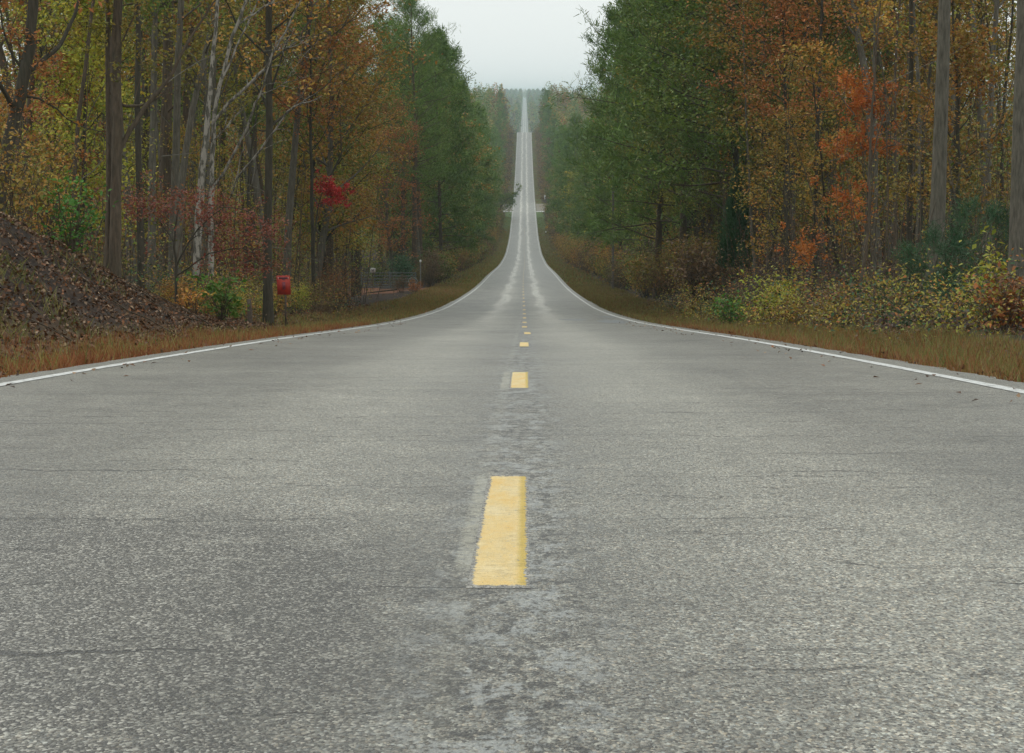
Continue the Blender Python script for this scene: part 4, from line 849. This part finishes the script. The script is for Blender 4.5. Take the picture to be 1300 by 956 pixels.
bar('post', (0, 0, -.1), (0, 0, zc-.12), .045, M_STEEL, t3); a = Acc(); a.tube([(0, 0, zc-.12), (0, 0, zc-.10), (0, 0, zc+.02), (0, 0, zc+.05)], [.045, .075, .075, .02], 10); a.obj('cap', M_CAP, t3)
# curved loop of hose / chain at the latch
t4 = thing('old_tyre', 'pale ring hanging on the right end of the field gate', 'ring', (at(524, 176.6)[0], 176.6, g0+.75)); th = np.linspace(0, 2*np.pi, 17); a = Acc(); a.tube(np.stack([np.cos(th)*.32, th*0-.05, np.sin(th)*.26], 1), .025, 6); a.obj('ring', simple('pale_hose', (.28, .3, .28)), t4)
t4.name = 'hanging_ring'
# red earth of the drive before the gate
m, N = newmat('red_earth'); tc = N('ShaderNodeTexCoord').outputs['Object']
finish(N, N.ramp(N.noise(tc, 2.5, 5, .7), [(.3, (.12, .05, .028)), (.55, (.20, .085, .045)), (.8, (.16, .10, .05))]), .95, spec=.2)
kind(strip('driveway', np.array([-15, -13, -11, -9, -7, -5.4, -4.3]), np.arange(158, 182, 2.), lambda x, y: G(x, y) + .02, m), 'structure')
bigbush(430, 508, 158, 'brown', 'clump of dry brown weeds in front of the right end of the gate', 1.25, .8, 900, .08)
bigbush(431, 524, 160, 'rust', 'low rusty weeds below the white capped gate post', .9, .9, 700, .08)
a = Acc(); x0, y0 = at(462, 152); x1, y1 = at(501, 150); a.tube([(0, 0, .15), ((x1-x0)*.5, 0, .27), (x1-x0, 0, .38)], [.03, .045, .05], 8); o = a.obj('fallen_branch', B_DARK); o.location = (x0, y0, gz(x0, y0)); tag(o, 'dark fallen branch lying before the field gate', 'branch')
# yellow diamond warning sign beside the dip
x, y = at(695.3, 640); zc = P(695, 290.5, 640).z - gz(x, y); t = thing('warning_sign', 'yellow diamond warning sign on a post in the dip on the right', 'sign', (x, y, gz(x, y)))
s_ = .76; a = Acc(); v = [(0, -.01, zc-s_), (s_, -.01, zc), (0, -.01, zc+s_), (-s_, -.01, zc)]; v += [(p[0], .01, p[2]) for p in v]; a.add(v, [(0, 1, 2, 3), (7, 6, 5, 4), (0, 4, 5, 1), (1, 5, 6, 2), (2, 6, 7, 3), (3, 7, 4, 0)]); a.obj('diamond_plate', M_YS, t)
bar('post', (0, .05, -.3), (0, .05, zc+.2), .05, M_STEEL, t)
for (px, py0, py1, d, lab) in ((691.8, 248, 263, 790, 'white marker post at the right corner of the side road'), (638.3, 257, 264, 790, 'short white post at the left corner of the side road')):
    x, y = at(px, d); z0 = gz(x, y); zt = P(px, py0, d).z; t = thing('marker_post', lab, 'post', (x, y, z0)); bar('post', (0, 0, -.2), (0, 0, zt-z0-1.0 if zt-z0 > 2 else .6), .07, M_STEEL, t)
    a = Acc(); h0 = zt-z0-1.05 if zt-z0 > 2 else .4; a.box(-.16, .16, -.03, .0, h0, zt-z0); a.obj('white_panel', M_CAP, t)
x, y = at(694.5, 600); t = thing('mailbox', 'small pale mailbox below the yellow warning sign', 'mailbox', (x-.25, y, gz(x-.25, y))); bar('post', (0, 0, -.1), (0, 0, .95), .05, M_WOOD, t)
a = Acc(); th = np.linspace(0, np.pi, 7); a.tube([(0, -.28, 1.08), (0, -.27, 1.08), (0, .27, 1.08), (0, .28, 1.08)], [.01, .15, .15, .01], 10); a.obj('box', M_CAP, t)
# utility poles standing clear of the pines on the right
for (px, d, pt, lab) in ((779, 175, 222, 'slim grey wooden pole in front of the dark pines on the right'),):
    x, y = at(px, d); zt = P(px, pt, d).z - gz(x, y); t = thing('wooden_pole', lab, 'pole', (x, y, gz(x, y))); bar('pole', (0, 0, -.3), (0, 0, zt), .085, simple('pole_wood', (.13, .115, .1), .9, .3, 15), t)
    bar('guy_stub', (0, 0, zt-.25), (.35, 0, zt-.25), .03, M_STEEL, t)

# leafy branch reaching over the left lane in the dip
d = 700; b = P(636, 266, d); x, y = b.x, b.y; t = thing('overhanging_tree', 'dark thin tree leaning its leafy branch over the left lane by the side road', 'tree', (x-1., y, gz(x-1., y)))
rng2 = np.random.default_rng(9); T = Acc(); B0 = np.array(t.location)
q = np.array([np.array(P(px, py, d)) for px, py in ((634, 280), (636, 262), (642, 254), (651, 249), (657, 243), (662, 236))]) - B0; q[0] = (0, 0, -.3); T.tube(q, [.25, .22, .17, .12, .08, .04], 6)
C = Acc()
for (px, py, sd2, n) in ((645, 250, 1.2, 260), (650, 256, .8, 160), (646, 262, 1.2, 240), (653, 246, .6, 110), (640, 262, 1.3, 200), (640, 255, .9, 130), (649, 250, .7, 70), (656, 247, .5, 60), (659, 240, .5, 70), (661, 236, .3, 30), (657, 234, .5, 40), (636, 248, 1.2, 200), (632, 256, 1.5, 260)):
    c = np.array(P(px, py, d)) - B0; C.leaves(c + rng2.normal(size=(n, 3))*sd2*.7, rng2, .42)
T.obj('trunk', B_DARK, t); C.obj('crown', LM['green'], t)

# ------------------------------------------------------------------ haze
m = bpy.data.materials.new('haze_air'); m.use_nodes = True; m.node_tree.nodes.clear(); N = NT(m)
pv = N('ShaderNodeVolumePrincipled', {'Color': (.74, .94, .98, 1), 'Density': 1.6e-4}); o = N('ShaderNodeOutputMaterial'); N.l.new(pv.outputs[0], o.inputs['Volume'])
m.volume_intersection_method if hasattr(m, 'volume_intersection_method') else None
a = Acc(); a.box(-3050, 3050, -70, 6500, -60, 38); kind(a.obj('haze', m), 'stuff')
print('COUNTS', COUNT, 'tris', sum(len(me.polygons)*2 for me in bpy.data.meshes))
